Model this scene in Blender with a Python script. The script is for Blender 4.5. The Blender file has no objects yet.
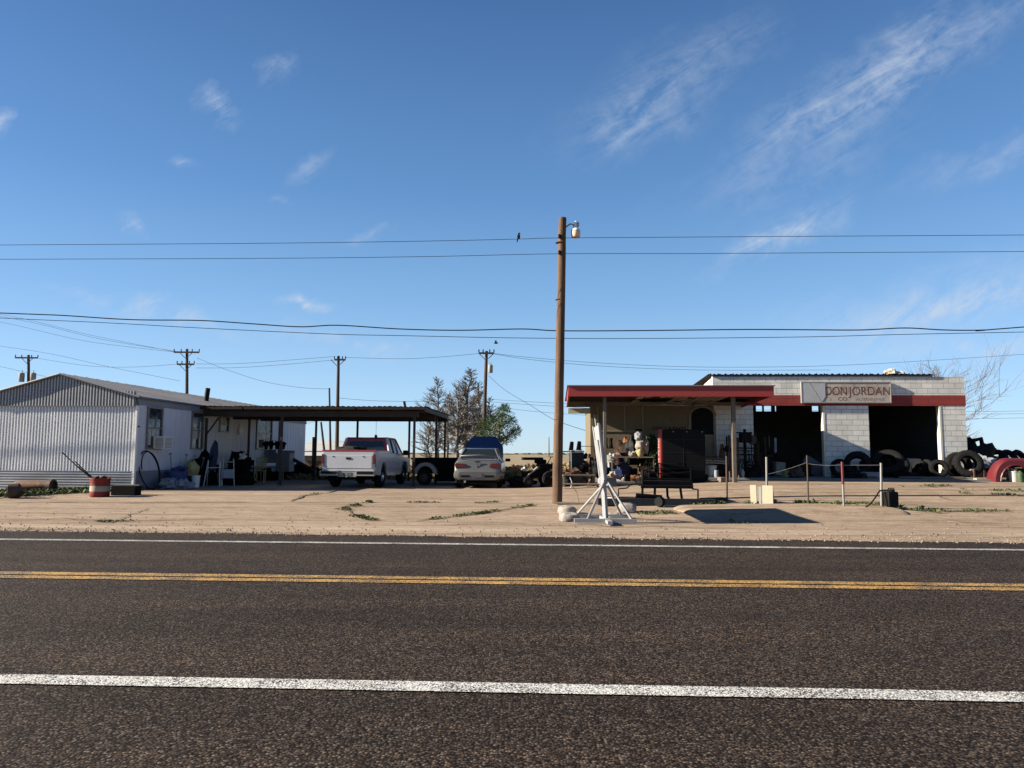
import bpy, math, random
from mathutils import Vector, Matrix, noise as mnoise
random.seed(7)
R = math.radians
C = bpy.context.scene.collection
# ------------------------------------------------------------------ camera frame (photo measurements -> world points)
F = 740.0; H = 1.45
PITCH = math.atan((453.7-384)/F); ROLL = R(.33)
fw = Vector((0, math.cos(PITCH), math.sin(PITCH)))
u0 = Vector((0, -math.sin(PITCH), math.cos(PITCH))); r0 = Vector((1, 0, 0))
rt = r0*math.cos(ROLL)+u0*math.sin(ROLL); up = -r0*math.sin(ROLL)+u0*math.cos(ROLL)
def ray(x, y): return fw+rt*((x-512)/F)+up*((384-y)/F)
def P(px, py, Y):
    d = ray(px, py); t = Y/d.y
    return Vector((d.x*t, Y, H+d.z*t))
def sm(t): t = max(0, min(1, t)); return t*t*(3-2*t)
def zg(x, y): return sm((y-14.5)/11.0)*(.2+.4*sm((x+1)/10.0))
def G(px, py):
    d = ray(px, py); a, b = 1.0, 60.0
    for _ in range(50):
        t = (a+b)/2
        if H+d.z*t > zg(d.x*t, d.y*t): a = t
        else: b = t
    return Vector((d.x*t, d.y*t, zg(d.x*t, d.y*t)))
def GX(px, Y):                      # ground point under pixel column px at depth Y
    d = ray(px, 470); x = d.x/d.y*Y
    return Vector((x, Y, zg(x, Y)))
YAW = R(-3.5)
# ------------------------------------------------------------------ materials
def new_mat(name):
    m = bpy.data.materials.new(name); m.use_nodes = True
    nt = m.node_tree; b = nt.nodes['Principled BSDF']; return m, nt, b
def N(nt, t, **k):
    n = nt.nodes.new(t)
    for a, v in k.items(): setattr(n, a, v)
    return n
def ramp(nt, fac, stops):
    r = N(nt, 'ShaderNodeValToRGB'); e = r.color_ramp.elements
    e[0].position, e[1].position = stops[0][0], stops[-1][0]
    for s in stops[1:-1]: e.new(s[0])
    for el, s in zip(sorted(e, key=lambda q: q.position), stops):
        c = s[1]; el.color = (*c, 1) if len(c) == 3 else c
    nt.links.new(fac, r.inputs[0]); return r.outputs[0]
def noise_tex(nt, scale, detail=4, rough=.55, coord='Object', stretch=None, dist=0):
    tc = N(nt, 'ShaderNodeTexCoord'); src = tc.outputs[coord]
    if stretch:
        mp = N(nt, 'ShaderNodeMapping'); mp.inputs['Scale'].default_value = stretch
        nt.links.new(src, mp.inputs[0]); src = mp.outputs[0]
    n = N(nt, 'ShaderNodeTexNoise'); n.inputs['Scale'].default_value = scale
    n.inputs['Detail'].default_value = detail; n.inputs['Roughness'].default_value = rough
    n.inputs['Distortion'].default_value = dist
    nt.links.new(src, n.inputs['Vector']); return n.outputs[0]
def mixc(nt, fac, a, b, mode='MIX'):
    m = N(nt, 'ShaderNodeMix', data_type='RGBA', blend_type=mode)
    for sock, v in ((m.inputs[0], fac), (m.inputs[6], a), (m.inputs[7], b)):
        if isinstance(v, (int, float)): sock.default_value = v
        elif isinstance(v, tuple): sock.default_value = (*v, 1) if len(v) == 3 else v
        else: nt.links.new(v, sock)
    return m.outputs[2]
def mth(nt, op, a, b=0.0, clamp=False):
    m = N(nt, 'ShaderNodeMath', operation=op); m.use_clamp = clamp
    for s, v in ((m.inputs[0], a), (m.inputs[1], b)):
        if isinstance(v, (int, float)): s.default_value = v
        else: nt.links.new(v, s)
    return m.outputs[0]
def bump(nt, b, h, strength=.4, dist=.01):
    bp = N(nt, 'ShaderNodeBump'); bp.inputs['Strength'].default_value = strength
    bp.inputs['Distance'].default_value = dist
    nt.links.new(h, bp.inputs['Height']); nt.links.new(bp.outputs[0], b.inputs['Normal'])
_mc = {}; KA = .86          # overall reflectance level that goes with the exposure
def mat(name, c, rough=.7, metal=0., var=.25, scale=3., c2=None, bumps=.15, coat=0, thr=.55, stretch=None):
    """weathered surface: base colour broken by noise, optional second (dirt / rust) colour"""
    if name in _mc: return _mc[name]
    c = tuple(q*KA for q in c); c2 = tuple(q*KA for q in c2) if c2 else None
    m, nt, b = new_mat(name)
    n1 = noise_tex(nt, scale, 6, .62, stretch=stretch); n2 = noise_tex(nt, scale*9, 3, .6)
    lo = tuple(max(0, q*(1-var)) for q in c); hi = tuple(min(1, q*(1+var*.6)) for q in c)
    col = ramp(nt, n1, [(.3, lo), (.7, hi)])
    col = mixc(nt, .35, col, ramp(nt, n2, [(.35, lo), (.65, hi)]))
    if c2:
        n3 = noise_tex(nt, scale*2.1, 8, .7, stretch=stretch)
        f = ramp(nt, n3, [(thr, (0, 0, 0)), (thr+.1, (1, 1, 1))])
        col = mixc(nt, f, col, c2)
    nt.links.new(col, b.inputs['Base Color'])
    b.inputs['Roughness'].default_value = rough; b.inputs['Metallic'].default_value = metal
    b.inputs['Specular IOR Level'].default_value = .10 if max(c) < .04 else (.3 if rough > .55 else .5)
    if coat: b.inputs['Coat Weight'].default_value = coat
    if bumps: bump(nt, b, n2, bumps, .01)
    _mc[name] = m; return m
def glass(name, c=(.02, .025, .03), rough=.06):
    if name in _mc: return _mc[name]
    m, nt, b = new_mat(name); b.inputs['Base Color'].default_value = (*c, 1)
    n = noise_tex(nt, 6, 5); r = ramp(nt, n, [(.4, (rough,)*3), (.8, (rough+.25,)*3)])
    nt.links.new(r, b.inputs['Roughness']); b.inputs['IOR'].default_value = 1.6
    _mc[name] = m; return m
# --- asphalt / paint
def asphalt_nodes(nt):
    tc = N(nt, 'ShaderNodeTexCoord')
    v = N(nt, 'ShaderNodeTexVoronoi'); v.inputs['Scale'].default_value = 68
    nt.links.new(tc.outputs['Object'], v.inputs['Vector'])
    bw = N(nt, 'ShaderNodeSeparateColor'); nt.links.new(v.outputs['Color'], bw.inputs[0])
    grain = ramp(nt, bw.outputs[0], [(0, (.010, .007, .0053)), (.35, (.030, .021, .016)), (.68, (.058, .042, .033)), (.88, (.090, .068, .054)), (.975, (.14, .113, .09))])
    big = noise_tex(nt, .8, 6, .6, stretch=(.25, 1.6, 1)); fine = noise_tex(nt, 6, 6, .65)
    col = mixc(nt, 1., grain, ramp(nt, big, [(.3, (.66, .67, .70)), (.5, (1, 1, 1)), (.7, (1.35, 1.28, 1.22))]), 'MULTIPLY')
    col = mixc(nt, 1., col, ramp(nt, fine, [(.3, (.82, .82, .82)), (.7, (1.18, 1.16, 1.14))]), 'MULTIPLY')
    sc_ = noise_tex(nt, 1.7, 7, .7, stretch=(.35, 2.2, 1), dist=.6)
    col = mixc(nt, ramp(nt, sc_, [(.64, (0, 0, 0)), (.74, (.35, .35, .35))]), col, (.10, .082, .066))
    gaps = ramp(nt, v.outputs['Distance'], [(.0, (1.25, 1.25, 1.25)), (.4, (.9, .9, .9)), (.75, (.15, .15, .15))])
    col = mixc(nt, 1., col, gaps, 'MULTIPLY')
    inv = mth(nt, 'SUBTRACT', 1., v.outputs['Distance'])
    h = mth(nt, 'ADD', inv, mth(nt, 'MULTIPLY', bw.outputs[1], .7))
    return mixc(nt, 1., col, (KA, KA, KA), 'MULTIPLY'), h
def m_asphalt():
    m, nt, b = new_mat('chip seal asphalt'); col, h = asphalt_nodes(nt)
    nt.links.new(col, b.inputs['Base Color']); b.inputs['Roughness'].default_value = .85
    b.inputs['Specular IOR Level'].default_value = .10
    bump(nt, b, h, .5, .008); return m
def m_paint(name, c, wear):
    m, nt, b = new_mat(name); col, h = asphalt_nodes(nt)
    n1 = noise_tex(nt, 85, 2, .6); n2 = noise_tex(nt, 2.5, 4, .6)
    vo = N(nt, 'ShaderNodeTexVoronoi'); vo.inputs['Scale'].default_value = 100; tcx = N(nt, 'ShaderNodeTexCoord'); nt.links.new(tcx.outputs['Object'], vo.inputs['Vector']); sp_ = N(nt, 'ShaderNodeSeparateColor'); nt.links.new(vo.outputs['Color'], sp_.inputs[0])
    s = mth(nt, 'ADD', mth(nt, 'ADD', mth(nt, 'MULTIPLY', n1, .7), mth(nt, 'MULTIPLY', sp_.outputs[0], .30)), mth(nt, 'MULTIPLY', n2, .45))
    f = ramp(nt, s, [(wear, (0, 0, 0)), (wear+.05, (1, 1, 1))])
    pc = mixc(nt, .8, c, ramp(nt, noise_tex(nt, 30, 4), [(.3, tuple(q*.7 for q in c)), (.7, c)]))
    nt.links.new(mixc(nt, f, col, pc), b.inputs['Base Color']); b.inputs['Roughness'].default_value = .8
    bump(nt, b, h, .5, .006); return m
def m_lot():
    m, nt, b = new_mat('worn concrete and dust')
    a = noise_tex(nt, .35, 8, .62, stretch=(.5, 1.3, 1)); bb = noise_tex(nt, 2.2, 8, .68, stretch=(.6, 1.4, 1)); c = noise_tex(nt, 28, 4, .7)
    col = ramp(nt, a, [(.3, (.225, .168, .122)), (.5, (.275, .208, .153)), (.7, (.325, .255, .195))])
    col = mixc(nt, .55, col, ramp(nt, bb, [(.32, (.185, .138, .098)), (.5, (.28, .213, .158)), (.68, (.355, .285, .22))]))
    col = mixc(nt, 1., col, ramp(nt, c, [(.32, (.70, .68, .65)), (.5, (1, 1, 1)), (.68, (1.15, 1.15, 1.14))]), 'MULTIPLY')
    sp = noise_tex(nt, 7, 6, .75, stretch=(.45, 1.5, 1)); col = mixc(nt, 1., col, ramp(nt, sp, [(.34, (.70, .68, .66)), (.5, (1, 1, 1)), (.7, (1.18, 1.17, 1.15))]), 'MULTIPLY')
    st = noise_tex(nt, 1.1, 6, .7, stretch=(.4, 1.2, 1), dist=1.2)
    col = mixc(nt, ramp(nt, st, [(.6, (0, 0, 0)), (.72, (.55, .55, .55))]), col, (.12, .085, .06))
    tcl = N(nt, 'ShaderNodeTexCoord'); sl = N(nt, 'ShaderNodeSeparateXYZ'); nt.links.new(tcl.outputs['Object'], sl.inputs[0])
    tt = mth(nt, 'ADD', mth(nt, 'ADD', sl.outputs[1], mth(nt, 'MULTIPLY', sl.outputs[0], .04)), mth(nt, 'MULTIPLY', noise_tex(nt, .5, 4, .6), .8))
    band = ramp(nt, mth(nt, 'MULTIPLY', tt, .04), [(.565, (0, 0, 0)), (.585, (1, 1, 1)), (.60, (1, 1, 1)), (.615, (0, 0, 0))])
    bn = ramp(nt, noise_tex(nt, 1.3, 7, .75, stretch=(.3, 2, 1)), [(.42, (0, 0, 0)), (.6, (.45, .45, .45))])
    col = mixc(nt, mth(nt, 'MULTIPLY', band, bn), col, (.44, .37, .285))
    trk = ramp(nt, noise_tex(nt, .7, 5, .6, stretch=(.22, 3.2, 1), dist=.4), [(.36, (.72, .70, .68)), (.48, (1, 1, 1)), (.62, (1.08, 1.08, 1.07))])
    col = mixc(nt, 1., col, trk, 'MULTIPLY')
    col = mixc(nt, 1., col, (KA, KA*.99, KA*.98), 'MULTIPLY')
    nt.links.new(col, b.inputs['Base Color']); b.inputs['Roughness'].default_value = .95
    b.inputs['Specular IOR Level'].default_value = .15
    hh = mth(nt, 'ADD', c, mth(nt, 'MULTIPLY', bb, .5)); bump(nt, b, hh, .6, .009); return m
def m_field():
    m, nt, b = new_mat('dry grass field')
    a = noise_tex(nt, .02, 6, .6, stretch=(.3, 1, 1)); c = noise_tex(nt, 1.5, 8, .7)
    col = ramp(nt, a, [(.3, (.135, .10, .05)), (.5, (.19, .14, .07)), (.7, (.25, .19, .10))])
    col = mixc(nt, .5, col, ramp(nt, c, [(.35, (.10, .075, .035)), (.65, (.32, .25, .14))]))
    col = mixc(nt, 1., col, (KA, KA, KA), 'MULTIPLY')
    nt.links.new(col, b.inputs['Base Color']); b.inputs['Roughness'].default_value = 1
    bump(nt, b, c, .8, .15); return m
def m_block(name, c, mortar, red_lo=None, red_hi=None, bw=.4, bh=.2, darker=.82):
    """painted concrete block; brick texture laid in the wall plane (local x, z)"""
    m, nt, b = new_mat(name)
    tc = N(nt, 'ShaderNodeTexCoord'); sx = N(nt, 'ShaderNodeSeparateXYZ'); nt.links.new(tc.outputs['Object'], sx.inputs[0])
    cb = N(nt, 'ShaderNodeCombineXYZ')
    nt.links.new(mth(nt, 'ADD', sx.outputs[0], sx.outputs[1]), cb.inputs[0]); nt.links.new(sx.outputs[2], cb.inputs[1])
    br = N(nt, 'ShaderNodeTexBrick'); nt.links.new(cb.outputs[0], br.inputs['Vector'])
    br.inputs['Scale'].default_value = 1; br.inputs['Brick Width'].default_value = bw; br.inputs['Row Height'].default_value = bh
    br.inputs['Mortar Size'].default_value = .011; br.inputs['Mortar Smooth'].default_value = .25; br.offset = .5
    br.inputs['Color1'].default_value = (*c, 1); br.inputs['Color2'].default_value = (*[q*darker for q in c], 1)
    br.inputs['Mortar'].default_value = (*mortar, 1)
    n1 = noise_tex(nt, 1.2, 7, .65); n2 = noise_tex(nt, 9, 5, .65)
    col = mixc(nt, 1., br.outputs[0], ramp(nt, n1, [(.3, (.78, .77, .75)), (.7, (1.1, 1.1, 1.1))]), 'MULTIPLY')
    col = mixc(nt, ramp(nt, n2, [(.62, (0, 0, 0)), (.78, (.4, .4, .4))]), col, tuple(q*.55 for q in c))
    col = mixc(nt, 1., col, (KA, KA, KA), 'MULTIPLY')
    nt.links.new(col, b.inputs['Base Color']); b.inputs['Roughness'].default_value = .85
    hh = mth(nt, 'ADD', mth(nt, 'MULTIPLY', br.outputs['Fac'], -1.), mth(nt, 'MULTIPLY', n2, .3)); bump(nt, b, hh, .7, .012)
    return m
def m_wood_pole():
    m, nt, b = new_mat('weathered pole wood')
    a = noise_tex(nt, 26, 8, .75, stretch=(1, 1, .035)); c = noise_tex(nt, 3, 5, .65, stretch=(1, 1, .5))
    col = ramp(nt, a, [(.3, (.02, .0095, .0045)), (.5, (.08, .041, .02)), (.72, (.20, .115, .06))])
    col = mixc(nt, .35, col, ramp(nt, c, [(.35, (.035, .018, .009)), (.7, (.15, .082, .04))]))
    nt.links.new(col, b.inputs['Base Color']); b.inputs['Roughness'].default_value = .9; bump(nt, b, a, .9, .02); return m
MAT = dict(
    asphalt=m_asphalt(), white_line=m_paint('worn white road paint', (.50, .50, .48), .66), thin_line=m_paint('thin white road paint', (.44, .44, .42), .69), yellow_line=m_paint('worn yellow road paint', (.50, .275, .048), .73),
    lot=m_lot(), field=m_field(), block=m_block('white painted block', (.74, .72, .675), (.38, .36, .335)),
    redband=m_block('red painted block', (.29, .034, .026), (.13, .02, .016)), blockin=m_block('dark inner block', (.10, .095, .09), (.05, .05, .05)), pole=m_wood_pole())  # blockin: a darker block colour for the inner and back walls
# ------------------------------------------------------------------ mesh builder
FR = {}          # frame of every thing and part: 4x4 matrix world <- local
class MB:
    def __init__(s): s.v = []; s.f = []
    def add(s, vs, fs):
        o = len(s.v); s.v += [tuple(q) for q in vs]; s.f += [tuple(i+o for i in f) for f in fs]; return s
    def box(s, c, d, rz=0, rx=0, ry=0, tz=1.0):
        m = Matrix.Rotation(rz, 3, 'Z') @ Matrix.Rotation(ry, 3, 'Y') @ Matrix.Rotation(rx, 3, 'X'); vs = []
        for x in (-.5, .5):
            for y in (-.5, .5):
                for z in (-.5, .5):
                    k = tz if z > 0 else 1
                    vs.append(m @ Vector((x*d[0]*k, y*d[1]*k, z*d[2]))+Vector(c))
        return s.add(vs, [(0, 1, 3, 2), (4, 6, 7, 5), (0, 4, 5, 1), (2, 3, 7, 6), (0, 2, 6, 4), (1, 5, 7, 3)])
    def bb(s, x0, x1, y0, y1, z0, z1): return s.box(((x0+x1)/2, (y0+y1)/2, (z0+z1)/2), (abs(x1-x0), abs(y1-y0), abs(z1-z0)))
    def poly(s, pts): return s.add(pts, [tuple(range(len(pts)))])
    def tube(s, pts, r, n=8, cap=True):
        pts = [Vector(p) for p in pts]; rs = r if isinstance(r, (list, tuple)) else [r]*len(pts)
        base = len(s.v); ref = None
        for i, p in enumerate(pts):
            t = (pts[min(i+1, len(pts)-1)]-pts[max(i-1, 0)])
            t = t.normalized() if t.length > 1e-9 else Vector((0, 0, 1))
            if ref is None: ref = Vector((0, 0, 1)) if abs(t.z) < .9 else Vector((1, 0, 0))
            a = (ref-t*ref.dot(t))
            a = a.normalized() if a.length > 1e-6 else t.orthogonal().normalized()
            b = t.cross(a); ref = a
            for k in range(n):
                w = 2*math.pi*k/n; s.v.append(tuple(p+(a*math.cos(w)+b*math.sin(w))*rs[i]))
        for i in range(len(pts)-1):
            for k in range(n):
                k2 = (k+1) % n; s.f.append((base+i*n+k, base+i*n+k2, base+(i+1)*n+k2, base+(i+1)*n+k))
        if cap:
            s.f.append(tuple(base+k for k in reversed(range(n)))); s.f.append(tuple(base+(len(pts)-1)*n+k for k in range(n)))
        return s
    def prism(s, pl, a, b, plane='yz'):
        """2-d outline extruded from a to b along the missing axis"""
        def q(p, t): return {'yz': (t, p[0], p[1]), 'xz': (p[0], t, p[1]), 'xy': (p[0], p[1], t)}[plane]
        n = len(pl); vs = [q(p, a) for p in pl]+[q(p, b) for p in pl]
        return s.add(vs, [tuple(reversed(range(n))), tuple(range(n, 2*n))]+[(i, (i+1) % n, n+(i+1) % n, n+i) for i in range(n)])
    def lathe(s, prof, n=16, c=(0, 0, 0), axis='z', closed=False):
        base = len(s.v); c = Vector(c)
        for r, h in prof:
            for k in range(n):
                w = 2*math.pi*k/n; x, y = r*math.cos(w), r*math.sin(w)
                q = {'z': (x, y, h), 'x': (h, x, y), 'y': (x, h, y)}[axis]; s.v.append(tuple(Vector(q)+c))
        m = len(prof)
        for i in range(m if closed else m-1):
            j = (i+1) % m
            for k in range(n):
                k2 = (k+1) % n; s.f.append((base+i*n+k, base+i*n+k2, base+j*n+k2, base+j*n+k))
        if not closed:
            if prof[0][0] > 1e-6: s.f.append(tuple(base+k for k in reversed(range(n))))
            if prof[-1][0] > 1e-6: s.f.append(tuple(base+(m-1)*n+k for k in range(n)))
        return s
    def blob(s, c, r, amp=.2, n=10, seed=0, flat=True, sq=1.0):
        """lumpy sack / heap shape, flat underneath"""
        base = len(s.v); m = n
        for i in range(m+1):
            th = math.pi*i/m
            for k in range(2*n):
                ph = math.pi*k/n; d = Vector((math.sin(th)*math.cos(ph), math.sin(th)*math.sin(ph), math.cos(th)))
                q = 1+amp*mnoise.noise(d*2.1+Vector((seed*3.7, seed, 0)))*1.5+amp*.7*mnoise.noise(d*5+Vector((seed, 0, seed)))+amp*.45*mnoise.noise(d*11+Vector((0, seed, seed)))
                if sq != 1: d = Vector([math.copysign(abs(k_)**sq, k_) for k_ in d])
                z = d.z*r[2]*q
                if flat: z = max(z, -r[2]*.55)
                s.v.append((c[0]+d.x*r[0]*q, c[1]+d.y*r[1]*q, c[2]+z))
        for i in range(m):
            for k in range(2*n):
                k2 = (k+1) % (2*n); s.f.append((base+i*2*n+k, base+(i+1)*2*n+k, base+(i+1)*2*n+k2, base+i*2*n+k2))
        return s
    def grid(s, fn, nu, nv):
        base = len(s.v)
        for i in range(nu+1):
            for j in range(nv+1): s.v.append(tuple(fn(i/nu, j/nv)))
        for i in range(nu):
            for j in range(nv):
                a = base+i*(nv+1)+j; s.f.append((a, a+nv+1, a+nv+2, a+1))
        return s
    def build(s, name, m, parent=None, world=False, smooth=None, loc=(0, 0, 0), rz=0, bevel=0, props=None):
        vs = s.v
        if world:
            inv = (FR[parent.name] if parent else Matrix.Translation(loc)).inverted()
            vs = [tuple(inv @ Vector(v)) for v in vs]
        me = bpy.data.meshes.new(name); me.from_pydata(vs, [], s.f); me.validate(); me.update()
        if smooth:
            for p in me.polygons: p.use_smooth = True
            me.set_sharp_from_angle(angle=R(smooth))
        me.materials.append(MAT[m] if isinstance(m, str) else m)
        o = bpy.data.objects.new(name, me); C.objects.link(o)
        if parent: o.parent = parent; FR[o.name] = FR[parent.name]
        else:
            o.location = loc; o.rotation_euler = (0, 0, rz); FR[o.name] = Matrix.Translation(loc) @ Matrix.Rotation(rz, 4, 'Z')
        if bevel:
            bv = o.modifiers.new('edge', 'BEVEL'); bv.width = bevel; bv.segments = 2; bv.limit_method = 'ANGLE'; bv.angle_limit = R(40)
        if props: tag(o, *props)
        return o
def tag(o, label=None, cat=None, group=None, kind=None):
    if label: o['label'] = label
    if cat: o['category'] = cat
    if group: o['group'] = group
    if kind: o['kind'] = kind
    return o
def thing(name, label, cat, loc=(0, 0, 0), rz=0, group=None):
    o = bpy.data.objects.new(name, None); C.objects.link(o); o.location = loc; o.rotation_euler = (0, 0, rz)
    o.empty_display_size = .2; FR[o.name] = Matrix.Translation(loc) @ Matrix.Rotation(rz, 4, 'Z'); return tag(o, label, cat, group)
def dup(o, loc, rot, label, group=None, scale=None):
    c = o.copy(); C.objects.link(c); c.location = loc; c.rotation_euler = rot
    if scale: c.scale = scale
    for ch in list(o.children):
        d = ch.copy(); C.objects.link(d); d.parent = c
        for g in list(ch.children):
            e = g.copy(); C.objects.link(e); e.parent = d
    tag(c, label, None, group); return c
def text(name, s, size, m, parent, loc, rot, ext=.004, align='LEFT', sx=1.0):
    cu = bpy.data.curves.new(name, 'FONT'); cu.body = s; cu.size = size; cu.extrude = ext; cu.align_x = align
    o = bpy.data.objects.new(name, cu); C.objects.link(o); o.parent = parent; o.location = loc; o.rotation_euler = rot; o.scale = (sx, 1, 1)
    cu.materials.append(MAT[m] if isinstance(m, str) else m)
    me = bpy.data.meshes.new_from_object(o); n = bpy.data.objects.new(name+'_', me); C.objects.link(n); n.parent = parent
    n.location = loc; n.rotation_euler = rot; n.scale = (sx, 1, 1); bpy.data.objects.remove(o); n.name = name; return n
# ------------------------------------------------------------------ render, camera, light
sc = bpy.context.scene
sc.view_settings.view_transform = 'Standard'; sc.view_settings.look = 'None'; sc.view_settings.exposure = 1.72; sc.view_settings.gamma = 1
cam = bpy.data.cameras.new('camera'); co = bpy.data.objects.new('camera', cam); C.objects.link(co)
cam.sensor_fit = 'HORIZONTAL'; cam.sensor_width = 36; cam.lens = 36*F/1024; cam.clip_start = .1; cam.clip_end = 20000
co.matrix_world = Matrix((( rt.x, up.x, -fw.x, 0), (rt.y, up.y, -fw.y, 0), (rt.z, up.z, -fw.z, H), (0, 0, 0, 1)))
sc.camera = co
SUN_EL = R(23.5); SUN_AZ = R(4)          # light travels towards +X, SUN_AZ towards +Y
sd = Vector((math.cos(SUN_AZ)*math.cos(SUN_EL), math.sin(SUN_AZ)*math.cos(SUN_EL), -math.sin(SUN_EL)))
su = bpy.data.lights.new('sun', 'SUN'); su.energy = 5.0; su.angle = R(.5); su.color = (1, .90, .74)
so = bpy.data.objects.new('sun', su); C.objects.link(so); so.rotation_euler = sd.to_track_quat('-Z', 'Y').to_euler(); so.location = (-30, -5, 30)
w = bpy.data.worlds.new('World'); sc.world = w; w.use_nodes = True; nt = w.node_tree; nt.nodes.clear()
out = N(nt, 'ShaderNodeOutputWorld'); bg = N(nt, 'ShaderNodeBackground'); sky = N(nt, 'ShaderNodeTexSky')
sky.sky_type = 'NISHITA'; sky.sun_disc = False; sky.sun_elevation = SUN_EL
sky.sun_rotation = math.atan2(-sd.x, -sd.y) % (2*math.pi); sky.altitude = 900; sky.air_density = 1.0; sky.dust_density = .5; sky.ozone_density = 1.6
bg.inputs['Strength'].default_value = .086
# thin cirrus: streaky noise gathered in a few patches of the sky dome (directions x/y, z/y)
tc = N(nt, 'ShaderNodeTexCoord'); sx = N(nt, 'ShaderNodeSeparateXYZ'); nt.links.new(tc.outputs['Generated'], sx.inputs[0])
yy = mth(nt, 'MAXIMUM', sx.outputs[1], .05); az = mth(nt, 'DIVIDE', sx.outputs[0], yy); el = mth(nt, 'DIVIDE', sx.outputs[2], yy)
cb = N(nt, 'ShaderNodeCombineXYZ'); nt.links.new(az, cb.inputs[0]); nt.links.new(el, cb.inputs[1])
wn = N(nt, 'ShaderNodeTexNoise'); wn.inputs['Scale'].default_value = 9; wn.inputs['Detail'].default_value = 6; wn.inputs['Roughness'].default_value = .6; nt.links.new(cb.outputs[0], wn.inputs['Vector'])
v1 = N(nt, 'ShaderNodeVectorMath', operation='SUBTRACT'); v1.inputs[1].default_value = (.5, .5, .5); nt.links.new(wn.outputs['Color'], v1.inputs[0])
v2 = N(nt, 'ShaderNodeVectorMath', operation='MULTIPLY_ADD'); v2.inputs[1].default_value = (.11, .11, 0); nt.links.new(v1.outputs[0], v2.inputs[0]); nt.links.new(cb.outputs[0], v2.inputs[2])
tot = None
CL = [(860, 92, 185, 34, 31, .33), (905, 60, 130, 34, 31, .18), (668, 84, 120, 40, 33, .28), (640, 118, 60, 22, 25, .18), (780, 240, 70, 15, 26, .60), (930, 305, 150, 36, 16, .42), (970, 298, 90, 14, 16, .3), (985, 345, 110, 8, 4, .45),
      (985, 165, 90, 16, 17, .22), (810, 170, 110, 40, 30, .15), (213, 107, 20, 12, -50, .5), (277, 74, 20, 9, 30, .30), (8, 122, 10, 14, -60, .5), (133, 220, 16, 10, -40, .4), (311, 303, 30, 9, -8, .65), (150, 308, 50, 12, -15, .45),
      (370, 230, 26, 9, 20, .3), (305, 170, 28, 8, 35, .22), (190, 150, 12, 7, -20, .25), (350, 348, 75, 6, -8, .32), (190, 322, 110, 6, -4, .25), (280, 209, 12, 6, 0, .2), (100, 293, 60, 6, -3, .15)]
for i, (px, py, a, b, ang, k) in enumerate(CL):
    d = ray(px, py); cx, cy = d.x/d.y, d.z/d.y
    mp = N(nt, 'ShaderNodeMapping', vector_type='TEXTURE'); mp.inputs['Location'].default_value = (cx, cy, 0)
    mp.inputs['Rotation'].default_value = (0, 0, R(ang)); mp.inputs['Scale'].default_value = (a/F*1.5, b/F*1.5, 1)
    nt.links.new(v2.outputs[0], mp.inputs[0])
    ln = N(nt, 'ShaderNodeVectorMath', operation='LENGTH'); nt.links.new(mp.outputs[0], ln.inputs[0])
    g = mth(nt, 'SUBTRACT', 1., ln.outputs['Value'], True); g = mth(nt, 'MULTIPLY', mth(nt, 'POWER', g, 1.3), k*1.9)
    tot = g if tot is None else mth(nt, 'ADD', tot, g)
mp = N(nt, 'ShaderNodeMapping'); mp.vector_type = 'TEXTURE'; mp.inputs['Rotation'].default_value = (0, 0, R(33)); mp.inputs['Scale'].default_value = (.16, .038, 1); nt.links.new(cb.outputs[0], mp.inputs[0])
ns = N(nt, 'ShaderNodeTexNoise'); ns.inputs['Scale'].default_value = 1.2; ns.inputs['Detail'].default_value = 9; ns.inputs['Roughness'].default_value = .68; ns.inputs['Distortion'].default_value = .9
nt.links.new(mp.outputs[0], ns.inputs['Vector'])
n2 = N(nt, 'ShaderNodeTexNoise'); n2.inputs['Scale'].default_value = 34; n2.inputs['Detail'].default_value = 7; n2.inputs['Roughness'].default_value = .65; nt.links.new(cb.outputs[0], n2.inputs['Vector'])
st = ramp(nt, mth(nt, 'ADD', mth(nt, 'MULTIPLY', ns.outputs[0], .65), mth(nt, 'MULTIPLY', n2.outputs[0], .35)), [(.40, (0, 0, 0)), (.70, (1, 1, 1))])
fac = mth(nt, 'MULTIPLY', tot, st); fac = mth(nt, 'MINIMUM', fac, .62)
hs = N(nt, 'ShaderNodeHueSaturation'); hs.inputs['Saturation'].default_value = 1.0; nt.links.new(sky.outputs[0], hs.inputs['Color'])
grad = ramp(nt, sx.outputs[2], [(0, (.55, .69, .76)), (.07, (.40, .60, .74)), (.2, (.22, .42, .61)), (.33, (.115, .27, .475)), (.53, (.055, .145, .30)), (.66, (.02, .055, .15)), (1, (.008, .024, .075))])
grad = mixc(nt, 1., grad, (10, 10, 10), 'MULTIPLY')
grad.node.clamp_result = False
skyb = mixc(nt, .22, mixc(nt, 1., grad, (.37, .37, .37), 'MULTIPLY'), mixc(nt, 1., hs.outputs[0], (.50, .66, 1.05), 'MULTIPLY'))
skyc = mixc(nt, fac, skyb, (2.2, 2.45, 2.85))
nt.links.new(skyc, bg.inputs['Color']); nt.links.new(bg.outputs[0], out.inputs[0])
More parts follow.
